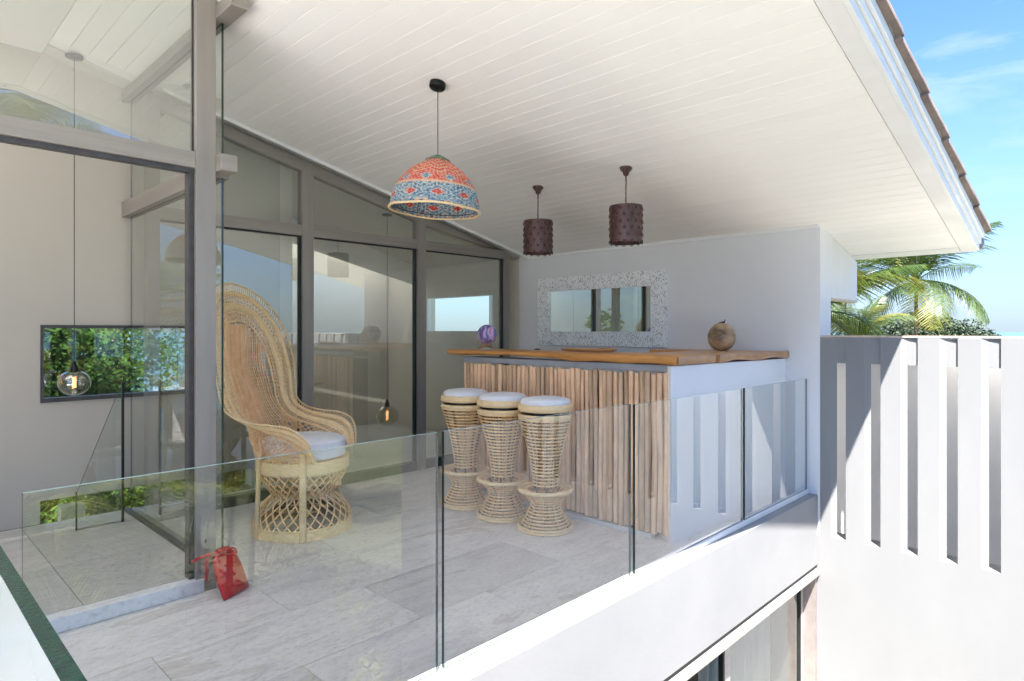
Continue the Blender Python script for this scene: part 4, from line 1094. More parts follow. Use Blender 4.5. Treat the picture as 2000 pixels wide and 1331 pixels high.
# ---- peacock chair
def chair():
    ang = radians(-52)
    t = thing('peacock_chair', 'tall rattan peacock chair with white round cushion and woven oval back', 'chair', (1.875, 3.600, 0.001), ang - pi / 2)
    r0 = .283
    # base: rings, lattice
    mb = MB()
    mb.lathe([(r0 - .008, .0), (r0 + .006, .0), (r0 + .006, .052), (r0 - .008, .052), (r0 - .008, .0)], 48)
    part('base_band', mb, M['rattan_pale'], t, smooth=True, local=True)
    mb = MB()
    mb.lathe([(.258, .372), (.272, .372), (.272, .440), (.258, .440), (.258, .372)], 48)
    part('seat_band', mb, M['rattan_pale'], t, smooth=True, local=True)
    def prof(z):
        if z < .225:
            k = (z - .05) / .175; return lerp(r0, .165, k ** 2.0 if k > 0 else 0) if k > 0 else r0
        k = (z - .225) / .15; return lerp(.165, .265, min(1, max(0, k)) ** .62)
    mb = MB()
    for sgn in (1, -1):
        for i in range(28):
            a0 = 2 * pi * i / 28
            mb.tube([(prof(z) * cos(a0 + sgn * (z - .05) * 3.3), prof(z) * sin(a0 + sgn * (z - .05) * 3.3), z) for z in [.05 + .33 * q / 14 for q in range(15)]], .0052, 5)
    part('lattice', mb, M['rattan'], t, smooth=True, local=True)
    mb = MB(); mb.ring(.166, .222, .008, 40, 6); mb.ring(.166, .237, .006, 40, 6); mb.ring(prof(.36), .365, .006, 48); mb.ring(r0, .058, .006, 48)
    part('waist_ring', mb, M['rattan_pale'], t, smooth=True, local=True)
    mb = MB(); mb.ring(.175, .115, .012, 36, 6); mb.tube([(-.17, 0, .115), (.17, 0, .115)], .012, 6); mb.tube([(0, -.17, .117), (0, .17, .117)], .012, 6)
    part('inner_brace', mb, M['shade_seam_brown'], t, smooth=True, local=True)
    mb = MB(); mb.lathe([(0, .425), (.262, .425), (.262, .437), (0, .437)], 40); part('seat_board', mb, M['rattan'], t, smooth=True, local=True)
    # posts (wrapped)
    for (a, w, top) in ((radians(24), .020, .50), (radians(156), .020, .50), (radians(-36), .013, .50), (radians(-144), .013, .50)):
        # a measured from local +X; forward is +Y
        cx, cy = (r0 + .012) * cos(a), (r0 + .012) * sin(a)
        if w > .018:   # front wrapped legs: flat wide band of cane
            cx, cy = (r0 + .010) * cos(a if a < pi / 2 else a), (r0 + .010) * sin(a)
        mb = MB(); pts = []; nseg = 60
        for q in range(nseg + 1):
            z = top * q / nseg
            kx = 1.0 - .06 * (q / nseg)
            pts.append((cx * kx, cy * kx, z))
        mb.tube(pts, lambda tt: w * (1.0 + .05 * (int(tt * nseg) % 2)), 10)
        part('leg', mb, M['rattan_pale'], t, smooth=True, local=True)
    # cushion
    mb = MB(); R_ = .250
    pr = [(0, .438), (R_ * .9, .438), (R_ * .985, .446), (R_ * 1.0, .456), (R_ * .99, .466), (R_ * 1.0, .50), (R_ * .995, .530), (R_ * .975, .541), (R_ * .90, .551), (R_ * .7, .559), (R_ * .4, .563), (0, .564)]
    mb.lathe(pr, 56); part('cushion', mb, M['cushion'], t, smooth='all', local=True)
    mb = MB(); mb.ring(R_ * 1.0, .453, .004, 56, 5); mb.ring(R_ * .985, .536, .004, 56, 5); part('piping', mb, M['cushion'], t.children[-1], smooth=True, local=True)
    # ---- back: outer and inner rims (right half, mirrored)
    outer = [(0, -.47, 1.495), (.215, -.445, 1.455), (.375, -.385, 1.34), (.450, -.325, 1.17), (.475, -.285, .99), (.462, -.265, .85), (.432, -.245, .755), (.395, -.16, .695), (.355, -.02, .672), (.368, .08, .660), (.375, .16, .620), (.350, .20, .550), (.315, .215, .455)]
    inner = [(0, -.435, 1.265), (.130, -.418, 1.235), (.210, -.380, 1.135), (.242, -.345, 1.00), (.242, -.31, .86), (.235, -.285, .75), (.232, -.215, .660), (.232, -.10, .610), (.245, -.00, .575), (.250, .06, .545), (.250, .11, .515), (.250, .15, .485), (.250, .18, .445)]
    NS = 64
    def full(pts):
        c_ = catmull(pts, NS); l = [Vector((-p.x, p.y, p.z)) for p in c_][::-1]
        return l[:-1] + c_
    O, I = full(outer), full(inner)
    m = len(O)
    def curve(lam, bulge=.0):
        out = []
        for a, b_ in zip(I, O):
            p = a.lerp(b_, lam); out.append(p)
        return out
    def surf_n(i, lam):
        p = I[i].lerp(O[i], lam); d = (O[i] - I[i]); j = min(i + 1, m - 1); k = max(i - 1, 0)
        tg = I[j].lerp(O[j], lam) - I[k].lerp(O[k], lam); n_ = d.cross(tg)
        if n_.length < 1e-9: return Vector((0, 1, 0))
        n_.normalize(); return n_ if n_.y > 0 else -n_
    def band(l0, l1, thick, name, mat, nb_=5):
        mb = MB(); o_ = 0
        ring_n = 2 * nb_
        for i in range(m):
            n_ = surf_n(i, (l0 + l1) / 2); a = I[i].lerp(O[i], l0); b_ = I[i].lerp(O[i], l1)
            wv = 1 + .10 * sin(i * 2.4)
            for q in range(nb_):
                u = q / (nb_ - 1); mb.v.append(tuple(a.lerp(b_, u) + n_ * (thick * sin(pi * (.1 + .8 * u)) * wv)))
            for q in range(nb_ - 1, -1, -1):
                u = q / (nb_ - 1); mb.v.append(tuple(a.lerp(b_, u) - n_ * (thick * sin(pi * (.1 + .8 * u)) * wv)))
        for i in range(m - 1):
            for q in range(ring_n): mb.f.append((i * ring_n + q, i * ring_n + (q + 1) % ring_n, (i + 1) * ring_n + (q + 1) % ring_n, (i + 1) * ring_n + q))
        mb.f.append(tuple(range(ring_n))); mb.f.append(tuple((m - 1) * ring_n + q for q in range(ring_n))[::-1])
        o = part(name, mb, mat, t, smooth=True, local=True); fix_normals(o)
    band(.27, .46, .010, 'back_band', M['rattan_pale'])
    band(.685, .765, .010, 'back_band', M['rattan_pale'])
    mb = MB()
    for lam, rr_ in ((0, .006), (.245, .0045), (.475, .0045), (.665, .004), (.785, .0045), (1.0, .0055)):
        mb.tube(curve(lam), rr_, 6)
    part('back_frame', mb, M['rattan_pale'], t, smooth=True, local=True)
    def lace(l0, l1, step, name, mat, rad, style):
        mb = MB(); i = 0.0; rows = 0
        def at(f, lam, off=0):
            f = max(0, min(m - 1.001, f)); k = int(f); u = f - k
            return I[k].lerp(O[k], lam).lerp(I[k + 1].lerp(O[k + 1], lam), u) + surf_n(k, lam) * off
        # arc-length stepping along the middle curve
        mid = curve((l0 + l1) / 2); fpos = [0.0]; acc = 0
        L_ = [0]
        for a, b_ in zip(mid, mid[1:]): L_.append(L_[-1] + (b_ - a).length)
        def f_at(s_):
            lo = 0
            for k in range(len(L_) - 1):
                if L_[k + 1] >= s_: return k + (s_ - L_[k]) / max(1e-9, L_[k + 1] - L_[k])
            return m - 1.001
        n_ = int(L_[-1] / step)
        for q in range(n_):
            fa, fb, fc = f_at(q * step), f_at((q + .5) * step), f_at((q + 1) * step)
            if style == 'fringe':
                lm = (l0 + l1) / 2
                mb.tube([at(fa, l0), at(fa, lm, .003), at(fa, l1 - .02)], rad, 4)
                mb.tube([at(fa, l1 - .03), at(fb, l1 + .01, .003), at(fc, l1 - .03)], rad, 4)
            else:
                l_a = lerp(l0, l1, .33); l_b = lerp(l0, l1, .66)
                fd = f_at((q + 1.5) * step)
                mb.tube([at(fa, l0), at(fb, l_a, .004), at(fc, l_b, -.002), at(fd, l1)], rad, 4)
                mb.tube([at(fd, l0), at(fc, l_a, -.002), at(fb, l_b, .004), at(fa, l1)], rad, 4)
        part(name, mb, mat, t, smooth=True, local=True)
    lace(.02, .235, .026, 'back_lace', M['rattan_orange'], .0030, 'x')
    lace(.49, .655, .030, 'back_lace', M['rattan'], .0028, 'x')
    lace(.79, 1.0, .021, 'back_fringe', M['rattan'], .0028, 'fringe')
    # inner panel: vertical canes from the seat up to the inner rim
    mb = MB(); half = I[(m - 1) // 2:]
    def halfw(z):
        for a, b_ in zip(half, half[1:]):
            if a.z >= z >= b_.z: return lerp(a.x, b_.x, (a.z - z) / max(1e-9, a.z - b_.z)), lerp(a.y, b_.y, (a.z - z) / max(1e-9, a.z - b_.z))
        return half[-1].x, half[-1].y
    nst = 35
    for i in range(nst):
        q = -1 + 2 * i / (nst - 1)
        xq = q * .240
        pts = []
        # bottom sweeps forward along the sides at seat level
        for s_ in range(37):
            z = .46 + (1.263 - .46) * s_ / 36
            hw, hy = halfw(z)
            if z > .78:
                x = xq
                if abs(x) > hw:
                    break
            else:
                k = (.78 - z) / .32
                x = xq * (1 + .16 * k)
            flat = -.25 - .175 * min(1, max(0, (z - .46) / .5)) - .03 * max(0, (z - .9))
            edge_y = hy
            e = min(1, abs(x) / max(hw, .01)) ** 3
            y_ = lerp(flat, min(edge_y, -.0), e * .85) if z > .60 else lerp(flat, -.12, e * .9)
            pts.append((x, y_, z))
        if len(pts) > 2: mb.tube(pts, .0040, 5)
    part('back_canes', mb, M['rattan_orange'], t, smooth=True, local=True)
    mb = MB()
    for s_ in range(34):
        z = .50 + .73 * s_ / 33; hw, hy = halfw(z); pts = []
        for i in range(15):
            q = -1 + 2 * i / 14; x = q * min(hw, .240 if z > .78 else .240 * (1 + .16 * (.78 - z) / .32))
            flat = -.25 - .175 * min(1, max(0, (z - .46) / .5)) - .03 * max(0, (z - .9)); e = min(1, abs(x) / max(hw, .01)) ** 3
            y_ = lerp(flat, min(hy, 0), e * .85) if z > .60 else lerp(flat, -.12, e * .9)
            pts.append((x, y_ - .004, z))
        mb.tube(pts, .0018, 4)
    part('back_weave', mb, M['rattan_orange'], t, smooth=True, local=True)
    # side panels under the arms: lattice between the inner rim and the seat band
    for sgn in (1, -1):
        mb = MB(); arm = [p for p in half if p.z < .72]
        na = len(arm)
        def sp(u, v):
            k = min(na - 1.001, max(0, u * (na - 1))); k0 = int(k); p = arm[k0].lerp(arm[k0 + 1], k - k0)
            a = lerp(radians(-58), radians(38), u); b_ = Vector((.268 * cos(a), .268 * sin(a), .435))
            r_ = b_.lerp(p, v); return (r_.x * sgn, r_.y, r_.z)
        for i in range(-7, 20):
            for d_ in (1, -1):
                pts = []
                for q in range(9):
                    v = q / 8; u = i / 17 + d_ * (v - .5) * .35
                    if 0 <= u <= 1: pts.append(sp(u, v))
                if len(pts) > 1: mb.tube(pts, .0028, 4)
        part('arm_lattice', mb, M['rattan'], t, smooth=True, local=True)
        mb = MB()
        for i in range(22):
            u = i / 21; pts = [sp(min(1, u + .12 * v), v) for v in (0, .25, .5, .75, 1)]
            if u < .55: mb.tube(pts, .003, 4)
        part('arm_canes', mb, M['rattan_orange'], t, smooth=True, local=True)
    return t
chair()

# ---- bar stools
def stool_parts(t):
    def ringset(z0_, z1_, n, rf, rad):
        mb = MB()
        for i in range(n):
            z = lerp(z0_, z1_, i / (n - 1)); mb.ring(rf(z) + random.uniform(-.0012, .0012), z, rad, 36, 6)
        return mb
    def up(z):     # upper barrel
        k = (z - .285) / (.675 - .285); k = max(0, min(1, k)); return .074 + .087 * (k ** 1.55)
    def lo(z):     # base below the foot ring
        k = (z - .0) / .225
        return .088 + .079 * (max(0, 1 - k / .66)) ** 1.25 + .048 * max(0, (k - .66) / .34) ** 1.5
    mb = ringset(.27, .668, 20, up, .0062); part('barrel_canes', mb, M['rattan'], t, smooth=True, local=True)
    mb = ringset(.038, .212, 11, lo, .0062); part('base_canes', mb, M['rattan'], t, smooth=True, local=True)
    mb = MB()
    for k in range(10):
        a = 2 * pi * k / 10
        mb.tube([((up(z) - .006) * cos(a), (up(z) - .006) * sin(a), z) for z in [.25 + .42 * q / 10 for q in range(11)]], .0062, 5)
        mb.tube([((lo(z) - .006) * cos(a), (lo(z) - .006) * sin(a), z) for z in [.0 + .23 * q / 8 for q in range(9)]], .0062, 5)
    part('inner_ribs', mb, M['shade_seam_brown'], t, smooth=True, local=True)
    mb = MB()
    for k in range(10):
        a = 2 * pi * k / 10
        for fn, za, zb, nn in ((up, .28, .665, 23), (lo, .03, .21, 11)):
            for q in range(nn):
                z = lerp(za, zb, q / (nn - 1)); r_ = fn(z) + .0045
                tg = Vector((-sin(a), cos(a), 0)); c_ = Vector((r_ * cos(a), r_ * sin(a), z))
                mb.tube([tuple(c_ - tg * .005 - Vector((0, 0, .007))), tuple(c_ + Vector((cos(a), sin(a), 0)) * .003), tuple(c_ + tg * .005 + Vector((0, 0, .007)))], .0018, 4, caps=False)
    part('bindings', mb, M['rattan_pale'], t, smooth=True, local=True, kind='stuff')
    mb = MB(); mb.ring(.158, .240, .0125, 44, 8); part('foot_ring', mb, M['rattan_pale'], t, smooth=True, local=True)
    mb = MB()
    for r_ in (.148, .136, .124, .112): mb.ring(r_, .236, .0055, 36, 5)
    part('foot_shelf', mb, M['rattan'], t, smooth=True, local=True)
    mb = MB(); mb.ring(.161, .010, .0095, 44, 8); mb.ring(.163, .026, .008, 44, 8); part('base_ring', mb, M['rattan_pale'], t, smooth=True, local=True)
    mb = MB(); mb.lathe([(.154, .672), (.166, .672), (.168, .680), (.168, .694), (.164, .700), (.154, .700)], 44); part('top_band', mb, M['rattan_pale'], t, smooth=True, local=True)
    mb = MB(); mb.lathe([(0, .700), (.148, .700), (.148, .716), (0, .716)], 36); part('swivel_plate', mb, M['black_metal'], t, smooth=True, local=True)
    mb = MB(); mb.lathe([(.120, .7165), (.160, .7165), (.168, .722), (.169, .738), (.168, .752), (.162, .758), (.150, .759), (.120, .757)], 60); o = part('seat_ring', mb, M['rattan_pale'], t, smooth=True, local=True)
    mb = MB(); mb.lathe([(0, .750), (.146, .750), (.153, .760), (.153, .772), (.147, .783), (.130, .791), (.09, .797), (.04, .799), (0, .799)], 48); part('cushion', mb, M['cushion'], t, smooth='all', local=True)
gs = 'rattan bar stools in a row along the bar'
s1 = thing('bar_stool', 'hourglass rattan bar stool with white cushion, nearest to the railing', 'bar stool', (2.893, 2.530, .001), 0, gs)
stool_parts(s1)
for (x, y, rz, lab) in ((2.893, 2.898, .9, 'hourglass rattan bar stool with white cushion, in the middle of the three'), (2.905, 3.275, 2.1, 'hourglass rattan bar stool with white cushion, farthest, closest to the window wall')):
    t = thing('bar_stool', lab, 'bar stool', (x, y, .001), rz, gs)
    for ch in s1.children:
        c_ = ch.copy(); COL.objects.link(c_); c_.parent = t

# ---- red drawstring bag
def bag():
    t = thing('drawstring_bag', 'small red satin drawstring bag with ribbon leaning against the frame post', 'bag', (1.185, 2.915, 0.0))
    a = Vector((1.118, 2.872, 0.002)); b_ = Vector((1.262, 2.950, .002))
    ex = (b_ - a).normalized(); ey = Vector((-ex.y, ex.x, 0)); mid = (a + b_) / 2
    rows = 18; n = 36; mb = MB()
    L0 = (b_ - a).length / 2
    for j in range(rows + 1):
        v = j / rows
        z = .206 * v
        lean = ey * (.060 * v) - ex * (.022 * v)
        hw = L0 * (1.02 - .05 * v - .28 * v ** 2.2) if v < .86 else L0 * lerp(.75, .42, (v - .86) / .10) if v < .96 else L0 * .50
        th = .006 + .030 * sin(pi * min(1, v * 1.05)) ** .6 if 0 < v < .9 else (.006 if v == 0 else .018)
        for i in range(n):
            an = 2 * pi * i / n
            c_, s_ = cos(an), sin(an)
            fold = 1 + (.10 * max(0, (v - .6) / .4)) * sin(an * 9 + v * 3) + .03 * sin(an * 4 + v * 6)
            p = mid + lean + ex * (hw * c_ * (1 if v < .6 else fold)) + ey * (th * s_ * fold) + Vector((0, 0, z + .012 * (1 - v) * 0))
            mb.v.append(tuple(p))
    for j in range(rows):
        for i in range(n): mb.f.append((j * n + i, j * n + (i + 1) % n, (j + 1) * n + (i + 1) % n, (j + 1) * n + i))
    mb.f.append(tuple(range(n))[::-1]); mb.f.append(tuple(rows * n + i for i in range(n)))
    part('pouch', mb, M['bag_red'], t, smooth='all')
    tp = mid + ey * .056 - ex * .02 + Vector((0, 0, .190))
    def ribbon(pts, w=.0065):
        P_ = catmull(pts, 22); m_ = MB(); u_ = Vector((0, 0, 1))
        for i, p in enumerate(P_):
            d = (P_[min(i + 1, 22)] - P_[max(i - 1, 0)]).normalized()
            s_ = d.cross(Vector((-.7, -.7, .15))).normalized(); n_ = d.cross(s_).normalized()
            m_.v += [tuple(p + s_ * w + n_ * .0006), tuple(p - s_ * w + n_ * .0006), tuple(p - s_ * w - n_ * .0006), tuple(p + s_ * w - n_ * .0006)]
        for i in range(22):
            for k in range(4): m_.f.append((4 * i + k, 4 * i + (k + 1) % 4, 4 * i + 4 + (k + 1) % 4, 4 * i + 4 + k))
        o = part('ribbon', m_, M['ribbon_red'], t, smooth='all'); fix_normals(o)
    V = lambda dx, dy, dz: tp + ex * dx + ey * dy + Vector((0, 0, dz))
    Rv = Vector((.697, -.717, 0)); Z = Vector((0, 0, 1)); Fv = Vector((-.717, -.697, 0))
    W = lambda r, z, f=.02: tp + Rv * r + Z * z + Fv * f
    ribbon([W(0, .0, .03), W(-.04, .003, .035), W(-.085, -.012, .04), W(-.125, -.032, .04)])
    ribbon([W(-.045, .0, .035), W(-.053, -.03, .045), W(-.052, -.07, .045), W(-.053, -.115, .045)])
    ribbon([W(.0, .0, .02), W(.02, .02, .03), W(.055, .030, .03), W(.073, .018, .03), W(.068, .004, .025), W(.04, -.002, .02), W(.01, -.004, .03)], .0045)
    m_ = MB(); ring_ = []
    for i in range(24):
        an = 2 * pi * i / 24; ring_.append(tuple(mid + ey * .056 - ex * .021 + ex * (.043 * cos(an)) + ey * (.022 * sin(an)) + Vector((0, 0, .190))))
    m_.tube(ring_, .005, 6, closed=True); part('drawstring', m_, M['ribbon_red'], t, smooth=True)
    m_ = MB()
    for k in (.45, .86):
        p = a.lerp(b_, k) + Fv * .008; m_.tube([tuple(p + Vector((0, 0, .012))), tuple(p + Vector((0, 0, .024)))], .002, 5)
    part('price_thread', m_, M['silver_thread'], t)
bag()

# ================================================================== PLANTS
def frond_mesh(L_=3.0, droop=1.0, nl=46, seed=1):
    rnd = random.Random(seed); mb = MB(); mr = MB()
    pts = []
    for i in range(25):
        s_ = i / 24; x = L_ * (s_ - .16 * droop * s_ ** 3); z = L_ * (.34 * s_ - droop * .62 * s_ ** 2.1)
        pts.append(Vector((x, .02 * sin(s_ * 4) * L_ * .3, z)))
    mb.tube(pts, lambda t: .022 * (1 - .85 * t) * L_ / 3, 4)
    for i in range(nl):
        s_ = .10 + .89 * i / (nl - 1); f = s_ * 24; k = min(23, int(f)); p = pts[k].lerp(pts[k + 1], f - k); tg = (pts[k + 1] - pts[k]).normalized()
        ll = L_ * .27 * (sin(pi * min(1, s_ * .93 + .09)) ** .55) * rnd.uniform(.85, 1.1)
        for sd in (1, -1):
            side = Vector((0, sd, 0)); d0 = (tg * .55 + side * .9 + Vector((0, 0, .12))).normalized()
            w = .016 * L_ / 3 * rnd.uniform(.8, 1.2); dr = rnd.uniform(.5, 1.1)
            q = [p + d0 * (ll * u) + Vector((0, 0, -dr * ll * u * u * .8)) for u in (0, .4, .75, 1)]
            o_ = len(mb.v); wv = tg * w
            mb.v += [tuple(q[0] - wv * .5), tuple(q[0] + wv * .5), tuple(q[1] - wv), tuple(q[1] + wv), tuple(q[2] - wv * .7), tuple(q[2] + wv * .7), tuple(q[3])]
            mb.f += [(o_, o_ + 1, o_ + 3, o_ + 2), (o_ + 2, o_ + 3, o_ + 5, o_ + 4), (o_ + 4, o_ + 5, o_ + 6)]
    return mb
FM = {}
def get_frond(key, droop, seed, mat):
    if key not in FM:
        mb = frond_mesh(3.0, droop, 52, seed); me = bpy.data.meshes.new('frond'); me.from_pydata(mb.v, [], mb.f); me.materials.append(mat); me.update(); FM[key] = me
    return FM[key]
def palm(x, y, zg, zc, size, label, seed, n=22, cat='palm tree', nuts=True, lean=0.25, name='coconut_palm', group=None, fm=None):
    rnd = random.Random(seed)
    t = thing(name, label, cat, (x, y, zg), 0, group)
    h = zc - zg
    pts = [(lean * ((q / 14) ** 2 - 1) , 0, h * q / 14) for q in range(15)]
    mb = MB(); mb.tube(pts, lambda u: size * (.075 - .02 * u + .012 * (1 - u) ** 6), 10); part('trunk', mb, M['palm_trunk'], t, smooth=True, local=True)
    for i in range(n):
        a = i * 2.39996 + rnd.uniform(-.2, .2); el = rnd.uniform(-.6, .7) if i > n // 2 else rnd.uniform(.45, 1.2)
        key = rnd.choice(['a', 'b', 'c', 'y'])
        me = get_frond('g' + key, {'a': .8, 'b': 1.1, 'c': 1.35, 'y': 1.2}[key], ord(key), M[fm]) if fm else get_frond(key, {'a': .6, 'b': .95, 'c': 1.25, 'y': 1.1}[key], ord(key), M['palm_leaf_yellow'] if key == 'y' else M['palm_leaf'])
        o = bpy.data.objects.new('frond', me); COL.objects.link(o); o.parent = t; o.location = (0, 0, h)
        o.rotation_euler = (rnd.uniform(-.4, .4), -el, a); s_ = size * rnd.uniform(.85, 1.1); o.scale = (s_, s_, s_)
    if nuts:
        for k in range(7):
            a = k * .9; mb = MB(); r_ = .085 * size
            mb.lathe([(r_ * sin(pi * q / 8) if 0 < q < 8 else 0, -r_ * 1.2 * cos(pi * q / 8)) for q in range(9)], 12, (.17 * size * cos(a), .17 * size * sin(a), h - .22 * size - .05 * (k % 3)))
            part('coconut', mb, M['husk'], t, smooth='all', local=True)
    return t
def pos(px, py, d):
    f = 1233.9; yaw = radians(CAM_YAW); r = (px - 1000) / f * d
    return (cos(yaw) * d + sin(yaw) * r, sin(yaw) * d - cos(yaw) * r, 1.2 + (646.7 - py) / f * d)
gp = 'coconut palms beyond the slotted wall'
x, y, z = pos(1790, 548, 20); palm(x, y, -5, z, .92, 'tall coconut palm with full crown right of the pier, nuts under the fronds', 11, 26, group=gp)
x, y, z = pos(1590, 610, 11); palm(x, y, -4.5, z, .66, 'nearer coconut palm with yellowish lower fronds sweeping out behind the pier', 5, 24, group=gp)
x, y, z = pos(1675, 668, 14); palm(x, y, -4.5, z, .48, 'low coconut palm between the two taller palms', 8, 22, group=gp)
x, y, z = pos(1652, 560, 30); palm(x, y, -6, z, .62, 'farthest coconut palm, half hidden behind the others under the eave', 9, 22, group=gp)

def leaf_cloud(mb, c, rad, n, ls, rnd, shell=.55):
    for _ in range(n):
        while True:
            d = Vector((rnd.uniform(-1, 1), rnd.uniform(-1, 1), rnd.uniform(-1, 1)))
            if .05 < d.length < 1: break
        d = d.normalized() * (shell + (1 - shell) * rnd.random())
        p = Vector(c) + Vector((d.x * rad[0], d.y * rad[1], d.z * rad[2]))
        a = Vector((rnd.gauss(0, 1), rnd.gauss(0, 1), rnd.gauss(0, .6))).normalized(); b_ = a.cross(Vector((rnd.gauss(0, 1), rnd.gauss(0, 1), rnd.gauss(0, 1)))).normalized()
        s_ = ls * rnd.uniform(.6, 1.3); o_ = len(mb.v)
        mb.v += [tuple(p - a * s_), tuple(p + b_ * s_ * .45), tuple(p + a * s_), tuple(p - b_ * s_ * .45)]
        mb.f.append((o_, o_ + 1, o_ + 2, o_ + 3))
def tree(x, y, zg, h, w, label, seed, mat='leaf', ncl=26, nl=330, ls=.085, bark='bark', group=None, name='broadleaf_tree'):
    rnd = random.Random(seed); t = thing(name, label, 'tree', (x, y, zg), 0, group)
    mb = MB(); tm = MB(); tm.tube([(0, 0, 0), (.05 * w, 0, h * .3), (0, .04 * w, h * .55), (.03, 0, h * .8)], lambda u: .07 * w * (1 - .75 * u), 8)
    for i in range(ncl):
        a = rnd.uniform(0, 2 * pi); zz = rnd.uniform(.28, .95); rr_ = w * sqrt(max(.05, 1 - ((zz - .6) / .42) ** 2)) * rnd.uniform(.35, 1.0)
        c_ = (rr_ * cos(a), rr_ * sin(a), h * zz); s_ = w * rnd.uniform(.22, .38)
        leaf_cloud(mb, c_, (s_, s_, s_ * .7), nl, ls, rnd)
        if i % 2 == 0: tm.tube([(0, 0, h * zz * .6), (rr_ * .5 * cos(a), rr_ * .5 * sin(a), h * zz * .78), c_], lambda u: .028 * w * (1 - .8 * u), 5)
    part('trunk', tm, M[bark], t, smooth=True, local=True)
    part('crown', mb, M[mat], t, local=True)
    return t
gt = 'trees on the slope behind the house'
k = 0
for (x, y, h, w, mat, lab) in ((1.2, 9.2, 5.4, 1.7, 'leaf', 'dark green tree seen left in the picture window'),
                          (3.0, 10.0, 5.2, 1.8, 'leaf_light', 'light green tree seen right of centre in the picture window'),
                          (2.0, 12.2, 6.3, 2.3, 'leaf', 'big dark tree at the back of the picture window view'),
                          (4.8, 13.0, 6.2, 2.4, 'leaf', 'tree at the right end of the slope behind the house'),
                          (-.4, 12.5, 6.2, 2.4, 'leaf_light', 'tree at the left end of the slope behind the house'),
                          (3.4, 15.5, 6.9, 3.0, 'leaf', 'tallest dark tree far up the slope behind the others'),
                          (.8, 16.0, 6.9, 3.0, 'leaf', 'dark tree far up the slope, left of the tallest')):
    k += 1; tree(x, y, -3.9, h, w, lab, 20 + k, mat, 32, 950, .045, 'bark_pale' if k == 2 else 'bark', gt)
# shrubs right behind the low strip window
def shrub(x, y, zg, h, w, label, seed, mat='leaf_light', n=900, ls=.045, group=None, cat='shrub', name='shrub'):
    rnd = random.Random(seed); t = thing(name, label, cat, (x, y, zg), 0, group)
    mb = MB(); tm = MB()
    for i in range(9):
        a = rnd.uniform(0, 2 * pi); r_ = w * rnd.uniform(.1, .75); c_ = (r_ * cos(a), r_ * sin(a), h * rnd.uniform(.35, .85))
        leaf_cloud(mb, c_, (w * .42, w * .42, h * .25), n // 9, ls, rnd, .3); tm.tube([(0, 0, 0), (c_[0] * .5, c_[1] * .5, c_[2] * .5), c_], .012, 4)
    part('stems', tm, M['bark'], t, local=True); part('foliage', mb, M[mat], t, local=True); return t
gsb = 'bushes outside the low strip window'
for i, (x, lab) in enumerate(((1.2, 'bush outside the strip window, nearest the stair glass'), (1.75, 'bright green bush outside the strip window beside the post'), (2.2, 'bush outside the strip window, farthest right'))):
    shrub(x, 5.25, -1.6, 1.75, .42, lab, 40 + i, 'leaf_light', 2600, .04, gsb)
mb = MB(); mb.box(-1, 2.19, 4.73, 7.5, -3.9, -1.55); setp(part('garden_bank', mb, M['ground']), kind='structure')

# court garden in front of the balcony (seen reflected in the glass railing)
gc = 'garden plants in the court below the railing'
x0 = 0
data = [(1.15, -1.4, -3.2, 2.15, .85), (2.0, -2.6, -3.2, 2.6, 1.0), (2.6, -.9, -3.2, 1.8, .65), (.8, -3.2, -3.2, 3.0, 1.0), (3.2, -2.2, -3.2, 2.3, .8), (1.9, -.6, -3.2, 1.5, .6)]
labs = ['yellow-green court bush closest to the near railing', 'wide court bush in the middle of the garden', 'small court bush below the fourth railing panel', 'tall court bush at the back left', 'court bush beside the slotted wall', 'lowest court bush under the second railing panel']
for i, ((x, y, zg, h, w), lab) in enumerate(zip(data, labs)):
    shrub(x, y, zg, h, w, lab, 60 + i, 'garden_leaf' if i % 2 == 0 else 'leaf_light', 5000, .034, gc)
def low_palm(x, y, zc, size, label, seed, n=16):
    return palm(x, y, -3.2, zc, size, label, seed, n, 'palm', False, .1, 'garden_palm', 'feathery garden palms in the court', 'garden_frond')
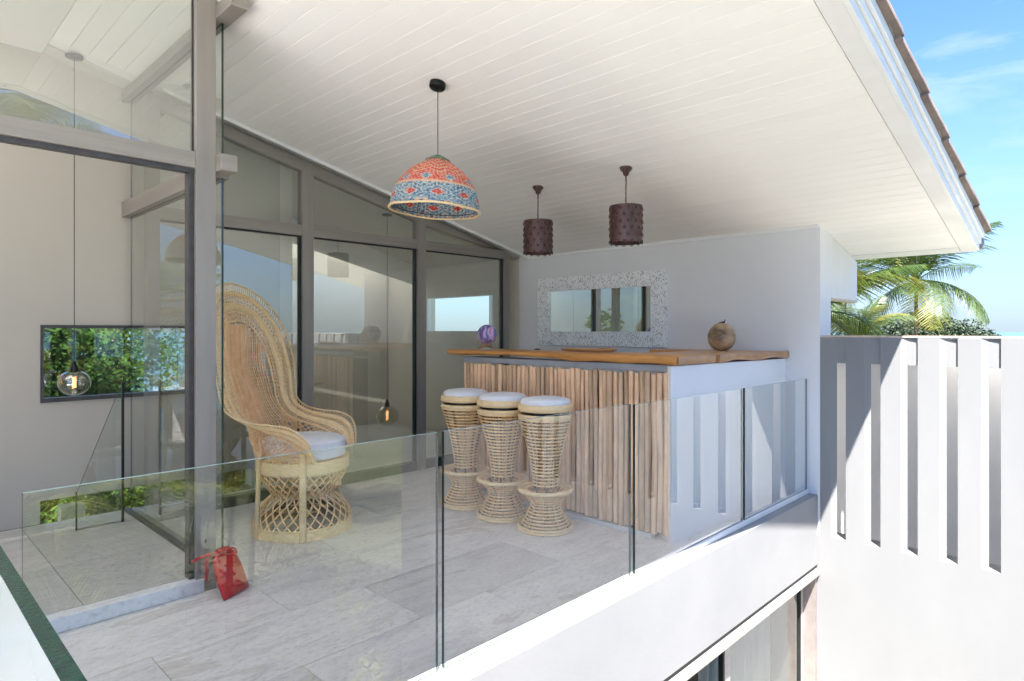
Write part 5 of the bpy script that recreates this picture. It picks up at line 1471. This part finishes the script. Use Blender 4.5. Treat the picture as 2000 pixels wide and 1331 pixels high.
low_palm(.9, -1.9, -.35, .50, 'feathery garden palm reflected at the left of the railing', 71)
low_palm(1.6, -3.9, .1, .62, 'feathery garden palm behind the court bushes', 72)
low_palm(3.6, -5.6, -.2, .62, 'feathery garden palm nearest the far end of the slotted wall', 77)
low_palm(4.1, -8.2, .2, .7, 'feathery garden palm at the far corner of the court', 78)
low_palm(3.0, -3.6, -.6, .55, 'feathery garden palm at the court corner', 73)
palm(1.2, -8.0, -3.4, 4.1, 1.0, 'tall palm across the court, mirrored in the upper glass', 74, 24, group='palms across the court')
palm(-3.0, -9.0, -3.4, 3.4, .9, 'second tall palm across the court, farther left', 75, 22, group='palms across the court')
palm(6.5, -14.0, -3.8, 2.2, .9, 'distant palm across the court beyond the slotted wall', 76, 18, group='palms across the court')
tree(-6, -4, -3.4, 5.6, 2.2, 'leafy tree beside the court, seen only as a reflection in the mirror', 81, 'leaf_light', 26, 300, .09)

for i, (x, y, h, w) in enumerate(((-10, -1, 5.4, 2.4), (-11, 4, 5.0, 2.6), (-9.5, -7, 4.6, 2.0))):
    tree(x, y, -3.6, h, w, ['leafy tree past the terrace, middle of three', 'broad leafy tree past the terrace, by the house', 'smaller leafy tree past the terrace corner'][i], 90 + i, 'leaf_light', 26, 260, .10, group='trees past the terrace')
# wooded hill on the horizon behind the palms
mb = MB(); rnd = random.Random(5)
cx, cy, _ = pos(1815, 640, 75)
for i in range(150):
    a = rnd.uniform(-1, 1); b_ = rnd.uniform(-1, 1); h = 4.4 * max(0, 1 - a * a) * max(0, 1 - b_ * b_ * .5)
    leaf_cloud(mb, (cx + (a * .70 + b_ * .1) * 9, cy - (a * .72 - b_ * .1) * 9, -1.2 + h * rnd.uniform(.4, 1.0)), (1.3, 1.3, .9), 150, .20, rnd)
hl = part('wooded_hill', mb, M['leaf_far']); setp(hl, kind='stuff')
mb = MB(); mb.lathe([(0, 2.2), (4, 1.6), (8, 0), (12, -2), (17, -9)], 32, (cx, cy, -2)); setp(part('hill', mb, M['ground'], smooth='all'), kind='structure')
